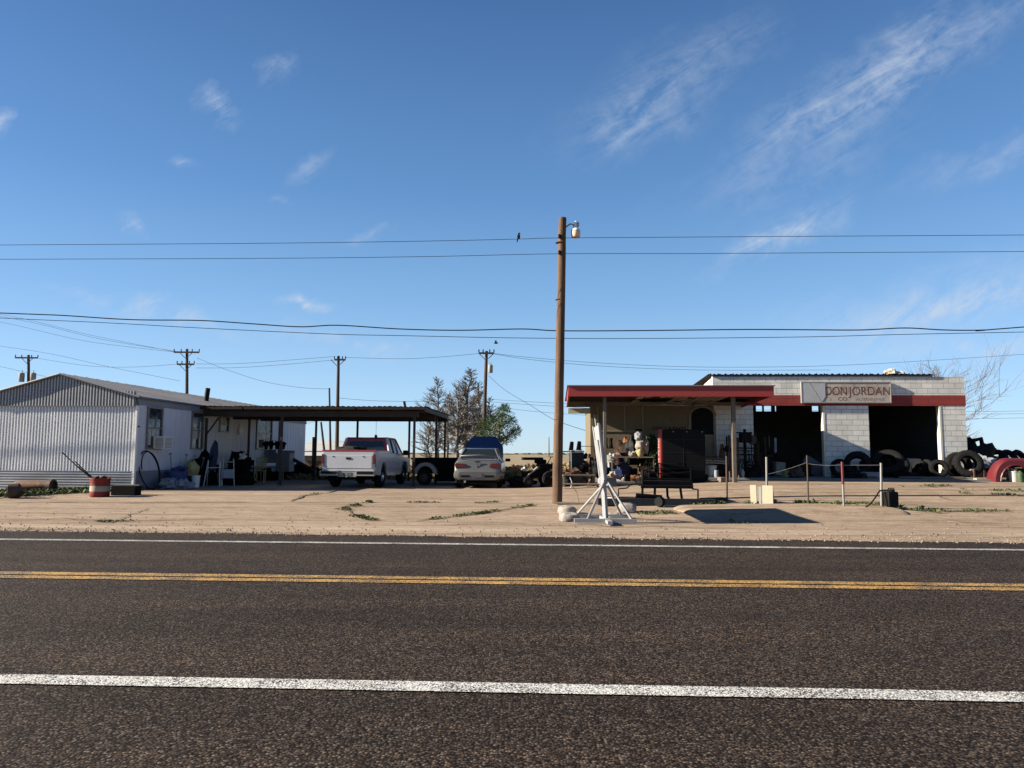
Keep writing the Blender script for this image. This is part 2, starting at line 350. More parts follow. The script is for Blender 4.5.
# ================================================================== SETTING
def axis_vals(near, far, step, grow=1.35):
    v = [near]
    while v[-1] < far: v.append(v[-1]+step); step *= grow
    return v
ys = [-60, -20, 0, 6, 10]+[11+.75*i for i in range(24)]+axis_vals(30, 9000, 4)
xs = [-x for x in reversed(axis_vals(24, 9000, 6))]+[-21+1.5*i for i in range(29)]+axis_vals(22.5, 9000, 6)
b = MB(); b.v = [(x, y, zg(x, y)-.012) for y in ys for x in xs]; n = len(xs)
b.f = [(j*n+i, j*n+i+1, (j+1)*n+i+1, (j+1)*n+i) for j in range(len(ys)-1) for i in range(n-1)]
tag(b.build('ground', 'field', smooth=60), kind='structure')
def edge_y(x): return 13.13-.055*x+.14*mnoise.noise(Vector((x*.7, 0, 0)))+.09*mnoise.noise(Vector((x*2.6, 3, 0)))+.06*mnoise.noise(Vector((x*9, 8, 0)))
# lot: paved yard from the road edge to behind the buildings
b = MB(); lx = [-34+.75*i for i in range(92)]; rows = 40
for j in range(rows+1):
    t = j/rows
    for x in lx:
        y0 = 12.2-.055*x; y1 = 35+1.2*mnoise.noise(Vector((x*.3, 9, 0))); y = y0+(y1-y0)*t
        b.v.append((x, y, zg(x, y)-.004))
n = len(lx); b.f = [(j*n+i, j*n+i+1, (j+1)*n+i+1, (j+1)*n+i) for j in range(rows) for i in range(n-1)]
tag(b.build('lot', 'lot', smooth=60), kind='structure')
# road with ragged edge
rx = [-60+.06*i for i in range(2001)]; b = MB()
for x in rx: b.v += [(x, .4-.04*x, .008), (x, edge_y(x)-.3, .014), (x, edge_y(x), .004)]
for i in range(len(rx)-1):
    for k in (0, 1): b.f.append((3*i+k, 3*i+3+k, 3*i+4+k, 3*i+1+k))
tag(b.build('road', 'asphalt', smooth=60), kind='structure')
RD = Vector((math.cos(R(-2.2)), math.sin(R(-2.2)), 0)); RN = Vector((-RD.y, RD.x, 0))
def line(name, m, dist, width, z=.019):
    b = MB(); n = 240
    for i in range(n+1):
        s = -60+.5*i; o = RD*s+RN*dist; j = .004*mnoise.noise(Vector((s*3, dist, 0)))
        b.v += [tuple(o+RN*(-width/2+j)+Vector((0, 0, z))), tuple(o+RN*(width/2+j)+Vector((0, 0, z)))]
    b.f = [(2*i, 2*i+2, 2*i+3, 2*i+1) for i in range(n)]
    tag(b.build(name, m), kind='structure')
line('road_edge_line', 'white_line', 4.70, .19); line('road_edge_line', 'thin_line', 11.90, .17)
line('center_line', 'yellow_line', 8.41, .19); line('center_line', 'yellow_line', 8.665, .19)
# joints and cracks of the pavement
MAT['crack'] = mat('dirt in cracks', (.10, .075, .05), .95, var=.4, scale=5, bumps=.4)
def crack(pxs, wd=.05, jit=.06, name='pavement_crack', m='crack'):
    pts = [G(*p) for p in pxs]; b = MB(); q = []
    for a, c in zip(pts, pts[1:]):
        k = max(2, int((c-a).length/.18))
        q += [a.lerp(c, i/k) for i in range(k)]
    q.append(pts[-1])
    for i, p in enumerate(q):
        t = (q[min(i+1, len(q)-1)]-q[max(i-1, 0)]).normalized(); nrm = Vector((-t.y, t.x, 0))
        o = nrm*jit*mnoise.noise(Vector((i*.31, wd*99, pts[0].x))); ww = wd*(.35+.9*abs(mnoise.noise(Vector((i*.23, 7, pts[0].y)))))*min(1, (len(q)-1-i)/4+.15, i/4+.15)
        for s in (-1, 1):
            v = p+o+nrm*ww*s*.5; b.v.append((v.x, v.y, zg(v.x, v.y)+.014))
    b.f = [(2*i, 2*i+2, 2*i+3, 2*i+1) for i in range(len(q)-1)]
    tag(b.build(name, m), kind='structure')
crack([(0, 503), (60, 502.2), (130, 502.6), (262, 502.5)], .14, .03)
crack([(262, 502.5), (340, 502.5), (455, 503), (545, 503)], .07, .04); crack([(0, 509.5), (180, 508.5), (420, 509)], .05, .03)
crack([(287, 502), (305, 496), (325, 493), (345, 489)], .16, .15); crack([(150, 508), (128, 516), (110, 523), (90, 521)], .06, .2)
crack([(0, 520), (60, 519), (130, 521), (240, 519)], .12, .2); crack([(415, 521.5), (450, 517), (490, 512), (540, 504)], .16, .12)
crack([(375, 521), (356, 516), (344, 509), (350, 504), (370, 502)], .12, .15); crack([(700, 503.5), (760, 503), (850, 506)], .1, .1)
crack([(880, 508), (930, 511.5), (985, 511), (1023, 511)], .14, .06); crack([(935, 518), (965, 522), (990, 524), (1023, 528)], .07, .2)
crack([(930, 493), (950, 500), (975, 503)], .06, .3); crack([(700, 497), (790, 498.5), (930, 499)], .05, .1); crack([(380, 493), (450, 493.5), (540, 493)], .05, .1)
crack([(430, 525), (520, 524), (640, 527), (760, 529)], .1, .3)
MAT['pale'] = mat('pale dusty gravel', (.36, .30, .23), .95, var=.5, scale=9, bumps=.6); MAT['stain'] = mat('oil and dirt stain', (.16, .12, .085), .9, var=.4, scale=6, bumps=.2)
# low curbed island where the pumps stood
a, c = G(672, 509), G(912, 512); b = MB(); ln = c.x-a.x
def isl(u, v):
    x = a.x+ln*u; e = min(1, (1-abs(2*u-1))*9)**.6; y = a.y-1.25*e+v*1.9*e
    z = zg(x, y)-.02+.085*e*min(1, (1-abs(2*v-1))*3)*(1+.12*mnoise.noise(Vector((x*2, y*2, 0))))
    return (x, y, z)
b.grid(isl, 60, 14); tag(b.build('traffic_island', 'lot', smooth=60), kind='structure')
# strip of loose pale gravel, and pebbles thrown on the edge of the lot
MAT['pebble'] = mat('pebbles', (.22, .17, .13), .9, var=.6, scale=30)
b = MB()
for i in range(2800):
    x = random.uniform(-17, 17)
    off = random.choice([random.expovariate(2.2), random.expovariate(.5), random.uniform(-.25, .1)])
    y = edge_y(x)+off
    if y > 24: continue
    s = random.uniform(.008, .024)*(1.4 if random.random() < .06 else 1); z = max(zg(x, y), .004 if off > 0 else .01); r = random.random()*6.28
    vs = [(x+s*math.cos(r+k*2.1), y+s*math.sin(r+k*2.1), z) for k in range(3)]+[(x+s*.2, y, z+s*1.1)]
    b.add(vs, [(0, 1, 3), (1, 2, 3), (2, 0, 3)])
tag(b.build('gravel', 'pebble'), 'loose dark gravel scattered along the road edge', 'gravel', kind='stuff')
# weeds
MAT['weed'] = mat('weed leaves', (.085, .115, .035), .8, var=.5, scale=8, bumps=0); MAT['dryweed'] = mat('dry grass', (.26, .20, .10), .9, var=.4, scale=8, bumps=0)
def weeds(label, paths, n, spread, h, m='weed', name='weeds', Y=None):
    b = MB()
    for p0, p1 in paths:
        A, B = (G(*p0), G(*p1)) if Y is None else (GX(p0, Y), GX(p1, Y))
        for i in range(n):
            t = random.random()
            if mnoise.noise(Vector((t*(B-A).length*1.3, A.x, 5))) < -.08: continue
            c = A.lerp(B, t)+Vector((random.gauss(0, spread), random.gauss(0, spread), 0)); z = zg(c.x, c.y)
            hh = h*random.uniform(.3, 1)
            for k in range(random.randint(3, 6)):
                r = random.random()*6.28; l = hh*random.uniform(.5, 1.2); wd = hh*.22
                d = Vector((math.cos(r), math.sin(r), 0)); s = Vector((-d.y, d.x, 0))*wd
                q = c+d*l*.6; top = c+d*l*1.1
                b.add([(c.x, c.y, z), (q.x+s.x, q.y+s.y, z+hh*.6), (top.x, top.y, z+hh*random.uniform(.4, 1.1)), (q.x-s.x, q.y-s.y, z+hh*.55)], [(0, 1, 2, 3)])
    return tag(b.build(name, m), label, 'weeds', kind='stuff')
weeds('green weeds growing in the curved pavement crack', [((375, 521), (356, 516)), ((356, 516), (344, 509)), ((344, 509), (370, 502))], 110, .07, .08)
weeds('green weeds in the long slanting pavement crack', [((432, 519.5), (490, 512)), ((475, 514), (540, 504))], 170, .07, .07)
weeds('low weeds along the straight pavement joint', [((410, 502.5), (440, 502.5)), ((475, 503), (500, 502)), ((300, 497), (322, 493)), ((126, 521), (148, 520)), ((95, 522), (120, 522))], 50, .06, .06)
weeds('patchy green weeds in front of the corrugated gable wall', [((2, 493), (75, 489)), ((0, 498), (60, 491)), ((40, 494), (92, 491)), ((110, 490), (120, 490))], 520, .32, .16)
weeds('dry straw growing between the weeds by the gable wall', [((0, 496), (70, 492)), ((100, 492), (118, 491))], 120, .25, .15, 'dryweed', 'dry_grass')
weeds('green weeds growing along the back of the old pump island', [((684, 505), (770, 502)), ((770, 503), (880, 506)), ((800, 504.5), (900, 508)), ((880, 508), (932, 511.5))], 330, .13, .12)
weeds('sparse weeds around the island and the yard on the right', [((722, 522), (740, 523)), ((640, 514), (690, 512)), ((925, 511), (1000, 511)), ((960, 493), (1024, 496)), ((968, 490), (1024, 491)), ((905, 487), (945, 486))], 90, .12, .08)
weeds('dry grass at the edge of the field behind the yard', [(300, 900)], 2600, 1.3, .26, 'dryweed', 'dry_grass', Y=37.5)
weeds('tall dry grass behind the parked cars', [(290, 345), (400, 600)], 1200, .8, .3, 'dryweed', 'dry_grass', Y=36)
weeds('pale dry grass in the field beyond the yard edge', [(250, 1024)], 2600, 2.2, .42, 'dryweed', 'dry_grass', Y=44)
weeds('far dry grass of the field towards the horizon', [(250, 1024)], 2600, 4.5, .5, 'dryweed', 'dry_grass', Y=58)
# hazy line of trees and brush at the horizon
MAT['farbrush'] = mat('far brush', (.10, .11, .085), 1, var=.3, scale=.05, bumps=0)
b = MB(); k = 0
for i in range(700):
    x = -1500+3000*i/700; hh = .8+1.6*max(0, mnoise.noise(Vector((x*.011, 1, 0))))+.6*random.random()
    b.blob((x+random.uniform(-3, 3), 950+random.uniform(-60, 60), .8), (5.5, 4, hh), .3, 4, i)
tag(b.build('distant_brush', 'farbrush'), 'thin dark line of far brush on the horizon', 'brush', kind='stuff')

# ================================================================== MOBILE HOME (left)
MAT['tin'] = mat('galvanised corrugated tin', (.70, .705, .72), .5, .15, .10, 1.5, (.50, .48, .46), 0, thr=.66)
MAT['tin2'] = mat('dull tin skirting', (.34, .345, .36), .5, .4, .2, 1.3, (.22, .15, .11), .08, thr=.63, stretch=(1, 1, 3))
MAT['siding'] = mat('white painted siding', (.55, .56, .60), .65, 0, .10, .7, (.40, .38, .36), .05, thr=.66, stretch=(1, 1, .3))
MAT['sidelow'] = mat('grey painted skirting panels', (.20, .21, .24), .7, 0, .2, 1.2, bumps=.1)
MAT['fascia'] = mat('grey fascia metal', (.22, .23, .26), .6, .2, .15, 1)
MAT['roofmetal'] = mat('grey weathered metal roof', (.33, .31, .29), .6, .25, .18, .4, (.24, .19, .15), .08, thr=.6)
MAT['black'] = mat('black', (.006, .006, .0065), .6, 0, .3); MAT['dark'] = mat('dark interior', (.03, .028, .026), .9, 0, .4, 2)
MAT['alum'] = mat('window frame metal', (.20, .19, .18), .5, .3, .2); MAT['glass'] = glass('window glass'); MAT['glassr'] = glass('reflective window glass', (.10, .13, .16), .12)
MAT['curtain'] = mat('curtain cloth', (.45, .42, .38), .9, 0, .3, 6); MAT['whiteplastic'] = mat('white plastic', (.66, .65, .60), .5, 0, .12, 3, (.35, .30, .24), thr=.66)
MAT['steel'] = mat('dark rusted steel', (.075, .05, .04), .7, .3, .4, 4, (.16, .075, .04), thr=.6)
MAT['cream'] = mat('cream board', (.42, .38, .28), .8, 0, .12, 4); MAT['whitetrim'] = mat('white trim', (.78, .77, .73), .6, 0, .08)
hC = GX(133.5, 24.3); hC.z = zg(hC.x, hC.y)
home = thing('mobile_home', 'long mobile home with corrugated metal gable end and pale grey siding', 'mobile home', hC, YAW)
Wd, LEN, EV, RG, LOW = 5.2, 16.4, 3.08, 3.80, .62
def corr(b, x0, x1, y, z0, z1f, pitch=.104, amp=.023):
    n = int((x1-x0)/pitch*8)
    for i in range(n+1):
        x = x0+(x1-x0)*i/n; ph = (x/pitch) % 1; o = amp*(1 if ph < .38 else (-1 if .5 < ph < .88 else (1-2*(ph-.38)/.12 if ph <= .5 else -1+2*(ph-.88)/.12)))
        o += .006*mnoise.noise(Vector((x*.8, 0, y)))
        b.v += [(x, y-o, z0), (x, y-o+.03*mnoise.noise(Vector((x*1.1, 4, 0))), z0+.5), (x, y-o, z1f(x))]
    s = len(b.v)-3*(n+1)
    for i in range(n):
        for k in (0, 1): b.f.append((s+3*i+k, s+3*i+3+k, s+3*i+4+k, s+3*i+1+k))
gz = lambda x: RG-(RG-EV)*abs(x+Wd/2)/(Wd/2)
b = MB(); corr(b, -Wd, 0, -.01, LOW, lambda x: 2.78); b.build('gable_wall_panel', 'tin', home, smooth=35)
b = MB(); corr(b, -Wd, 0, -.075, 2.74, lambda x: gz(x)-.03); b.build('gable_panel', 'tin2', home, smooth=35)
b = MB(); b.tube([(-Wd, -.06, 2.765), (0, -.06, 2.765)], .014, 4); b.build('gable_flashing', 'fascia', home)
b = MB()                                               # skirting: horizontal ribs
def skf(u, v):
    z = .0+LOW*v; ph = (z/.085) % 1; o = .02 if ph < .5 else -.012
    return (-Wd+Wd*u, -.03-o+.02*mnoise.noise(Vector((u*6, z*3, 0))), z)
b.grid(skf, 24, 44); b.build('skirting', 'tin2', home, smooth=30)
b = MB(); b.bb(-Wd+.02, -.02, .04, LEN, .02, 3.04); b.build('wall', 'siding', home)
b = MB(); b.bb(0, .012, .1, LEN, LOW, 2.8)
for i in range(41): b.bb(.012, .02, .1+i*.4, .118+i*.4, LOW, 2.8)
b.build('side_siding', 'siding', home)
b = MB(); b.bb(0, .03, .05, LEN, .0, LOW-.004)
for i in range(6): b.bb(.03, .042, .06, LEN, .08+i*.09, .11+i*.09)
b.build('side_skirting', 'sidelow', home)
b = MB(); b.bb(.0, .06, 0.0, LEN, 2.8, 3.06); b.build('side_fascia', 'fascia', home)
b = MB(); b.bb(-.02, .05, -.05, .05, .0, 2.76); b.build('corner_trim', 'whitetrim', home)
b = MB()                                               # roof, slight overhang, standing ribs
for sgn in (-1, 1):
    def rf(u, v, s=sgn):
        x = -Wd/2+s*(Wd/2+.16)*v; z = RG-(RG-EV)*(Wd/2+.16)/(Wd/2)*v
        return (x, -.16+(LEN+.3)*u, z+.02+.012*mnoise.noise(Vector((u*9, v*3, s))))
    b.grid(rf, 30, 6)
    for i in range(28):
        y = i*.6
        b.tube([(-Wd/2, y, RG+.03), (-Wd/2+sgn*(Wd/2+.16), y, EV-.02)], .007, 4)
b.build('roof', 'roofmetal', home)
b = MB()
for sgn in (-1, 1):
    b.tube([(-Wd/2, -.17, RG-.005), (-Wd/2+sgn*(Wd/2+.16), -.17, EV-.05)], .035, 4)
b.tube([(.16, -.17, EV-.05), (.16, LEN, EV-.05)], .03, 4); b.build('roof_edge', 'fascia', home)
def side_v(px):
    d = ray(px, 450); k = d.x/d.y; return (hC.x-k*hC.y)/(k*math.cos(YAW)+math.sin(YAW)) if False else (hC.x-k*hC.y)/(k*math.cos(-YAW)-math.sin(-YAW))
def side_z(py, px):
    v = side_v(px); Y = hC.y+v*math.cos(YAW); return P(px, py, Y).z-hC.z
def home_window(px0, px1, py0, py1, bits, lab=None):
    v0, v1 = side_v(px0), side_v(px1); pm = (px0+px1)/2; z0, z1 = side_z(py1, pm), side_z(py0, pm)
    f = MB(); t = .06
    f.bb(.01, .07, v0, v1, z1-t, z1); f.bb(.01, .07, v0, v1, z0, z0+t); f.bb(.01, .07, v0, v0+t, z0+t, z1-t); f.bb(.01, .07, v1-t, v1, z0+t, z1-t)
    f.bb(.015, .055, v0+t, v1-t, (z0+z1)/2-.02, (z0+z1)/2+.02)
    fr = f.build('window', 'alum', home)
    MB().bb(.013, .024, v0+t, v1-t, z0+t, (z0+z1)/2-.02).bb(.013, .024, v0+t, v1-t, (z0+z1)/2+.02, z1-t).build('pane', 'glass', fr)
    for (a, c, d, e, m) in bits:
        MB().bb(.025, .032, v0+(v1-v0)*a, v0+(v1-v0)*c, z0+(z1-z0)*d, z0+(z1-z0)*e).build('curtain', m, fr)
    return fr, v0, v1, z0, z1
fr, v0, v1, z0, z1 = home_window(144.5, 160, 407, 449.5, [(.12, .86, .53, .72, 'glassr'), (.35, .6, .32, .5, 'curtain'), (.14, .3, .1, .42, 'curtain'), (.62, .8, .34, .5, 'curtain'), (.5, .62, .52, .72, 'alum')])
b = MB(); b.bb(.03, .42, v0+.45, v1+.02, z0+.03, z0+.45)
ac = b.build('window_air_conditioner', 'whiteplastic', home, bevel=.01)
b = MB()
for i in range(8): b.bb(.12, .4, v0+.441, v0+.449, z0+.07+i*.044, z0+.09+i*.044)
for i in range(8): b.bb(.421, .429, v0+.5, v1-.03, z0+.07+i*.044, z0+.09+i*.044)
b.build('grille', 'alum', ac)
home_window(189.5, 201.5, 412, 449.5, [(.1, .7, .62, .86, 'glassr'), (.1, .55, .28, .56, 'curtain'), (.6, .72, .3, .8, 'alum')])
home_window(217.5, 227, 416.3, 432.3, [(.08, .7, .55, .9, 'curtain'), (.08, .7, .1, .46, 'glassr')])
home_window(255, 270.5, 417, 449.5, [(.06, .42, .5, .9, 'glassr'), (.06, .42, .38, .47, 'curtain'), (.62, .68, .1, .92, 'curtain'), (.2, .5, .05, .3, 'black')])
for px, r_ in ((278, .04), (247.5, .05)): v = side_v(px); MB().bb(.012, .03+r_, v-r_, v+r_, .1, 2.78).build('downpipe', 'steel', home)
b = MB(); v = side_v(237.5); b.bb(.03, .14, v-.12, v+.12, 2.0, 2.32); b.bb(.04, .1, v-.03, v+.03, 2.32, 2.5); b.build('wall_lamp', 'whiteplastic', home, bevel=.02)
vp = side_v(203); b = MB(); b.tube([(-1.2, 7.2, 3.2), (-1.12, 7.2, 3.98)], .1, 10); b.build('chimney', 'black', home, smooth=40)
# junction boxes on the siding of the near end
b = MB(); v = side_v(134.8); b.bb(.02, .06, v+.0, v+.12, 2.05, 2.1); b.build('bracket', 'steel', home)
# leaning scrap frame in front of the skirting
# ================================================================== CARPORT
def siteP(O, u, v, z=0): return Vector((O.x+u*math.cos(YAW)-v*math.sin(YAW), O.y+u*math.sin(YAW)+v*math.cos(YAW), z))
MAT['rustroof'] = mat('rusty brown roof sheet', (.042, .028, .022), .75, .1, .35, 1.2, (.085, .048, .03), thr=.58)
MAT['darkbeam'] = mat('dark steel beam', (.05, .038, .033), .7, .3, .35, 2)
cO = P(425, 408, 27.9); cz = zg(cO.x, cO.y); cO.z = cz
carp = thing('carport', 'wide open carport with a flat rusty metal roof on thin dark posts', 'carport', cO, YAW)
CW = 8.72; CD = 5.9; CT = P(425, 407, 27.9).z-cz       # local: x -CW..0, y 0..CD
b = MB()
def crf(u, v):
    x = -CW+CW*u; y = CD*v; ph = (x/.2) % 1
    return (x, y, CT+.035-(.025 if ph > .5 else 0)+.02*mnoise.noise(Vector((x, y*.5, 0))))
b.grid(crf, 200, 6); b.build('roof_sheet', 'rustroof', carp)
b = MB(); b.bb(-CW, .0, .0, .05, CT-.10, CT); 
for x in (-7.1, -4.9, -2.7): b.bb(x-.02, x+.02, -.01, -.002, CT-.10, CT)
b.build('front_fascia', 'rustroof', carp)
b = MB(); b.bb(-CW, -.3, .3, .42, CT-.36, CT-.13)
b.bb(-CW, .0, CD-.1, CD, CT-.30, CT-.02); b.bb(-CW, -.1, CD/2-.06, CD/2+.06, CT-.36, CT-.05)
b.bb(-.06, -.002, .06, CD-.12, CT-.17, CT-.01)
for i in range(9): b.bb(-CW+.5+i*.98, -CW+.56+i*.98, .45, CD-.15, CT-.15, CT-.03)
b.build('roof_beams', 'darkbeam', carp)
def carport_post(px, v, r=.045, lean=0):
    # local x where the column of pixels px meets local depth v
    k = ray(px, 450); k = k.x/k.y; c, s = math.cos(YAW), math.sin(YAW)
    u = (k*(cO.y+v*c)-cO.x+v*s)/(c-k*s)
    p = siteP(cO, u, v); b = MB(); g = zg(p.x, p.y)-cz
    b.bb(u-r, u+r, v-r, v+r, g, CT-.3); b.bb(u-r*2, u+r*2, v-r*2, v+r*2, g, g+.02); b.build('post', 'darkbeam', carp); return u
for px, v in ((281, .36), (414, .36), (315.5, CD-.05), (357, CD-.05), (409, CD-.05), (436, CD/2), (444.8, CD-.2)): carport_post(px, v, .042)
k = -CW+.1
b = MB(); b.bb(k-.04, k+.04, .32, .40, 0, CT-.42); b.build('post', 'darkbeam', carp)
b = MB(); b.tube([(k, .36, CT-1.08), (k+.48, .36, CT-.4)], .035, 6); b.build('brace', 'darkbeam', carp)
b = MB(); b.tube([(-.45, .36, CT-.42), (-.8, .36, CT-.2)], .03, 6); b.build('brace', 'darkbeam', carp)
b = MB(); b.tube([(-1.0, 1.2, CT+.04), (-1.05, 1.2, CT+.3)], .05, 8); b.build('roof_vent', 'black', carp)
# ================================================================== GARAGE (right)
gd = ray(870, 450); gO = Vector((gd.x/gd.y*28, 28, 0)); gz0 = .6; gO.z = gz0
c_, s_ = math.cos(YAW), math.sin(YAW)
def wu(px, v=0.0):                       # local u on the wall plane (offset v behind it) for a pixel column
    k = ray(px, 450); k = k.x/k.y
    return (k*(gO.y+v*c_)-gO.x+v*s_)/(c_-k*s_)
def wz(px, py, v=0.0):
    u = wu(px, v); Y = gO.y+u*s_+v*c_; return P(px, py, Y).z-gz0
MAT['soffit'] = mat('peeling soffit board', (.24, .20, .15), .85, 0, .25, 1.4, (.06, .045, .035), thr=.60)
MAT['redf'] = mat('dusty red paint', (.10, .007, .011), .5, 0, .12, 2, (.065, .008, .010), thr=.62)
MAT['red'] = mat('faded red paint', (.25, .021, .018), .55, 0, .15, 1.2, (.13, .022, .018), thr=.6)
MAT['beige'] = mat('beige wall paint', (.15, .118, .075), .85, 0, .15, .8, (.10, .075, .05), thr=.62)
MAT['jamb'] = mat('cream door jamb', (.62, .58, .46), .7, 0, .08, 3)
MAT['slab'] = mat('grey concrete slab', (.17, .165, .16), .9, 0, .2, 1.5)
gar = thing('garage_building', 'old white block garage with two open bays and a red band', 'garage', gO, YAW)
uL, uR = wu(714), wu(967.5); b1a, b1b, b2a, b2b = wu(754), wu(826), wu(870), wu(943); DEP = 9.2
zT = wz(968, 376.8); zTL = wz(760, 377.5)-.02; zB = wz(900, 405.8); zr1 = zB+.40; T = .2
oL = wu(591)
def wall(name, m, x0, x1, y0, y1, z0, z1, parent=gar):
    return MB().bb(x0, x1, y0, y1, z0, z1).build(name, m, parent)
wall('pier', 'block', b2b, uR, 0, T, -.1, zB); wall('pier', 'block', b1b, b2a, 0, T, -.1, zB); wall('pier', 'block', uL, b1a, 0, T, -.1, zB)
MB().bb(uL, uR+.02, -.012, T-.01, zB+.002, zr1).build('red_band', 'redband', gar)
MB().bb(uL, uR, 0, T, zr1+.002, zT).build('parapet', 'block', gar)
MB().bb(uL, wu(936), -.006, T, zT-.001+.002, zT+.05).build('parapet_top', 'slab', gar)
# side and back walls
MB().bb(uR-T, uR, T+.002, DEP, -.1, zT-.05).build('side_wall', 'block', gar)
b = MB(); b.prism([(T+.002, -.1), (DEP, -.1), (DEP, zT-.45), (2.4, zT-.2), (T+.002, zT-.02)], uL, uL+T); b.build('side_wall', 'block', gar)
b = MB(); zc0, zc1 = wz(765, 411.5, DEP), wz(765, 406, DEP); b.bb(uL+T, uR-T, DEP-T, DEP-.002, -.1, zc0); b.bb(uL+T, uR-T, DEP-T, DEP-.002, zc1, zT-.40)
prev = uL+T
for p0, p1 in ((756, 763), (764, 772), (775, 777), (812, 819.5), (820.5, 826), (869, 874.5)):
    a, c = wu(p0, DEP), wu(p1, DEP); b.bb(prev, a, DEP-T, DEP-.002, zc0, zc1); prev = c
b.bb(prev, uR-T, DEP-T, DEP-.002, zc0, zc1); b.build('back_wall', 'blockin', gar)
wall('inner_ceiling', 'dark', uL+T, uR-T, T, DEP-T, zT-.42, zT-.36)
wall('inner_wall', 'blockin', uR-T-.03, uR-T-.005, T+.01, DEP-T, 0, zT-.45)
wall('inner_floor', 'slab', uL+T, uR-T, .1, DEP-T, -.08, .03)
b = MB(); b.grid(lambda u, v: (uL-.15+(uR-.9-uL)*u, -.05+DEP*v, zT+.09-.33*v+(.03 if int(u*120) % 3 == 0 else 0)), 120, 2); b.build('roof', 'rustroof', gar)
b = MB()
for i in range(27): b.bb(uL-.1+i*.285, uL-.06+i*.285, -.06, -.02, zT+.055, zT+.13)
b.bb(uL-.1, wu(936), -.055, -.005, zT+.052, zT+.085); b.build('roof_edge', 'black', gar)
for x in (b1b, b2b): MB().bb(x-.075, x-.003, -.01, T+.02, -.05, zB-.01).build('door_jamb', 'jamb', gar)
for x0, x1 in ((b1a, b1b-.08), (b2a, b2b-.08)):
    b = MB()
    for i in range(7): b.bb(x0+.05, x1-.05, .6+i*.45, .6+i*.45+.42, zB+.30, zB+.34)
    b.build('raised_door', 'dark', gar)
# slab / apron
b = MB(); b.bb(wu(600, -2.4), uR+.1, -2.4, .15, -.25, .055); b.build('slab', 'slab', gar, bevel=.02)
# office part
b = MB(); oz = 2.72
d0, d1 = wu(691), wu(715)
b.bb(oL, d0, 0, T, -.1, oz); b.bb(d0, d1, 0, T, 2.32, oz); b.build('office_wall', 'beige', gar)
MB().bb(oL, oL+T, T, 5.5, -.1, oz).build('office_side_wall', 'beige', gar)
MB().bb(oL-.02, oL+.14, -.03, -.003, 0, oz).build('corner_trim', 'beige', gar)
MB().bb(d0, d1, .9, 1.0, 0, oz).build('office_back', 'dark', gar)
for a, z, m in ((621, 1.42, 'slab'),): pass
b = MB()
for px in (598, 625, 643): x = wu(px); b.bb(x-.025, x+.025, -.028, -.003, 1.75, oz-.02)
b.bb(wu(594), wu(644), -.03, -.004, 1.72, 1.77); b.build('wall_batten', 'soffit', gar)
b = MB(); b.bb(d0-.07, d0+.02, -.04, .1, 0, 2.4); b.bb(d1-.04, d1+.05, -.04, .1, 0, 2.4); b.bb(d0+.02, d1-.04, -.035, .1, 1.55, 1.62)
xm = (d0+d1)/2; pts = [(d0-.05, -.02, 2.34)]+[(xm+(d1-d0)/2*1.1*math.cos(t), -.02, 2.34+.34*math.sin(t)) for t in [math.pi*(1-i/10) for i in range(11)]]; b.tube(pts, .035, 6)
fr = b.build('door_frame', 'soffit', gar)
MB().bb(d0+.02, d1-.04, .02, .06, 0, 1.55).build('door', 'soffit', fr)
b = MB(); n = 10; b.prism([(d0+.03, 1.62), (d1-.05, 1.62)]+[(xm+((d1-d0)/2-.05)*math.cos(math.pi*i/n), 2.34+.3*math.sin(math.pi*i/n)) for i in range(n+1)], -.012, .02, 'xz'); b.build('transom', 'black', fr)
x = wu(652); text('wall_lettering', 'OFFICE & PARTS', .19, 'black', gar, (x, -.01, 1.78), (R(90), 0, 0), .003, sx=.95)
# canopy
Yf = 24.0; kf = ray(568, 450); vf = None
def cu(px, v): return wu(px, v)
CVF = -4.15
cL, cR = wu(568.3, CVF), wu(775.5, CVF)
ct = wz(660, 386.2, CVF); cb_ = wz(660, 395.6, CVF); cr_ = 2.66
b = MB(); b.bb(cL, cR, CVF, CVF+.05, cb_, ct); b.bb(cL-.02, cR+.02, CVF-.03, CVF+.02, cb_-.03, cb_+.02) 
b.build('canopy_fascia', 'red', gar)
for x0, x1 in ((cL, cL+.05), (cR-.05, cR)):
    b = MB(); b.prism([(CVF+.052, cb_), (.0, cr_), (.0, ct), (CVF+.052, ct)], x0, x1); b.build('canopy_side', 'red', gar)
b = MB(); b.bb(cL+.06, cR-.06, CVF+.055, 5.4, ct-.10, ct-.03); b.build('canopy_roof', 'rustroof', gar)
b = MB(); b.bb(cL-.04, cR+.04, CVF-.05, CVF+.3, ct+.002, ct+.035); b.bb(cL-.04, cL+.3, CVF+.3, 3, ct+.002, ct+.035); b.build('canopy_flashing', 'slab', gar)
MB().bb(cL+.06, oL-.005, .0, .1, wz(580, 413.5), wz(580, 408.2)).build('rear_fascia', 'cream', gar)
b = MB(); random.seed(3)      # soffit boards, some fallen
holes = [(cL+.1, cL+2.3), (wu(640, -2.5), wu(668, -2.5)), (wu(722, -2), cR-.1)]
nx = 26
for i in range(nx):
    x0 = cL+.08+(cR-cL-.16)*i/nx; x1 = cL+.08+(cR-cL-.16)*(i+1)/nx-.004
    for j in range(6):
        y0 = CVF+.08+j*.67; y1 = y0+.665; xm = (x0+x1)/2
        if (xm < holes[0][1] and j < 6) or (holes[1][0] < xm < holes[1][1] and 1 <= j <= 3) or (holes[2][0] < xm and j < 4) or random.random() < .08: continue
        z = cb_+.02-(cb_-cr_-.05)*(y0-CVF)/4.2*.55
        s = random.uniform(0, .03)
        b.poly([(x0, y0, z-s), (x1, y0, z-random.uniform(0, .02)), (x1, y1, z-.02), (x0, y1, z-.02-s)])
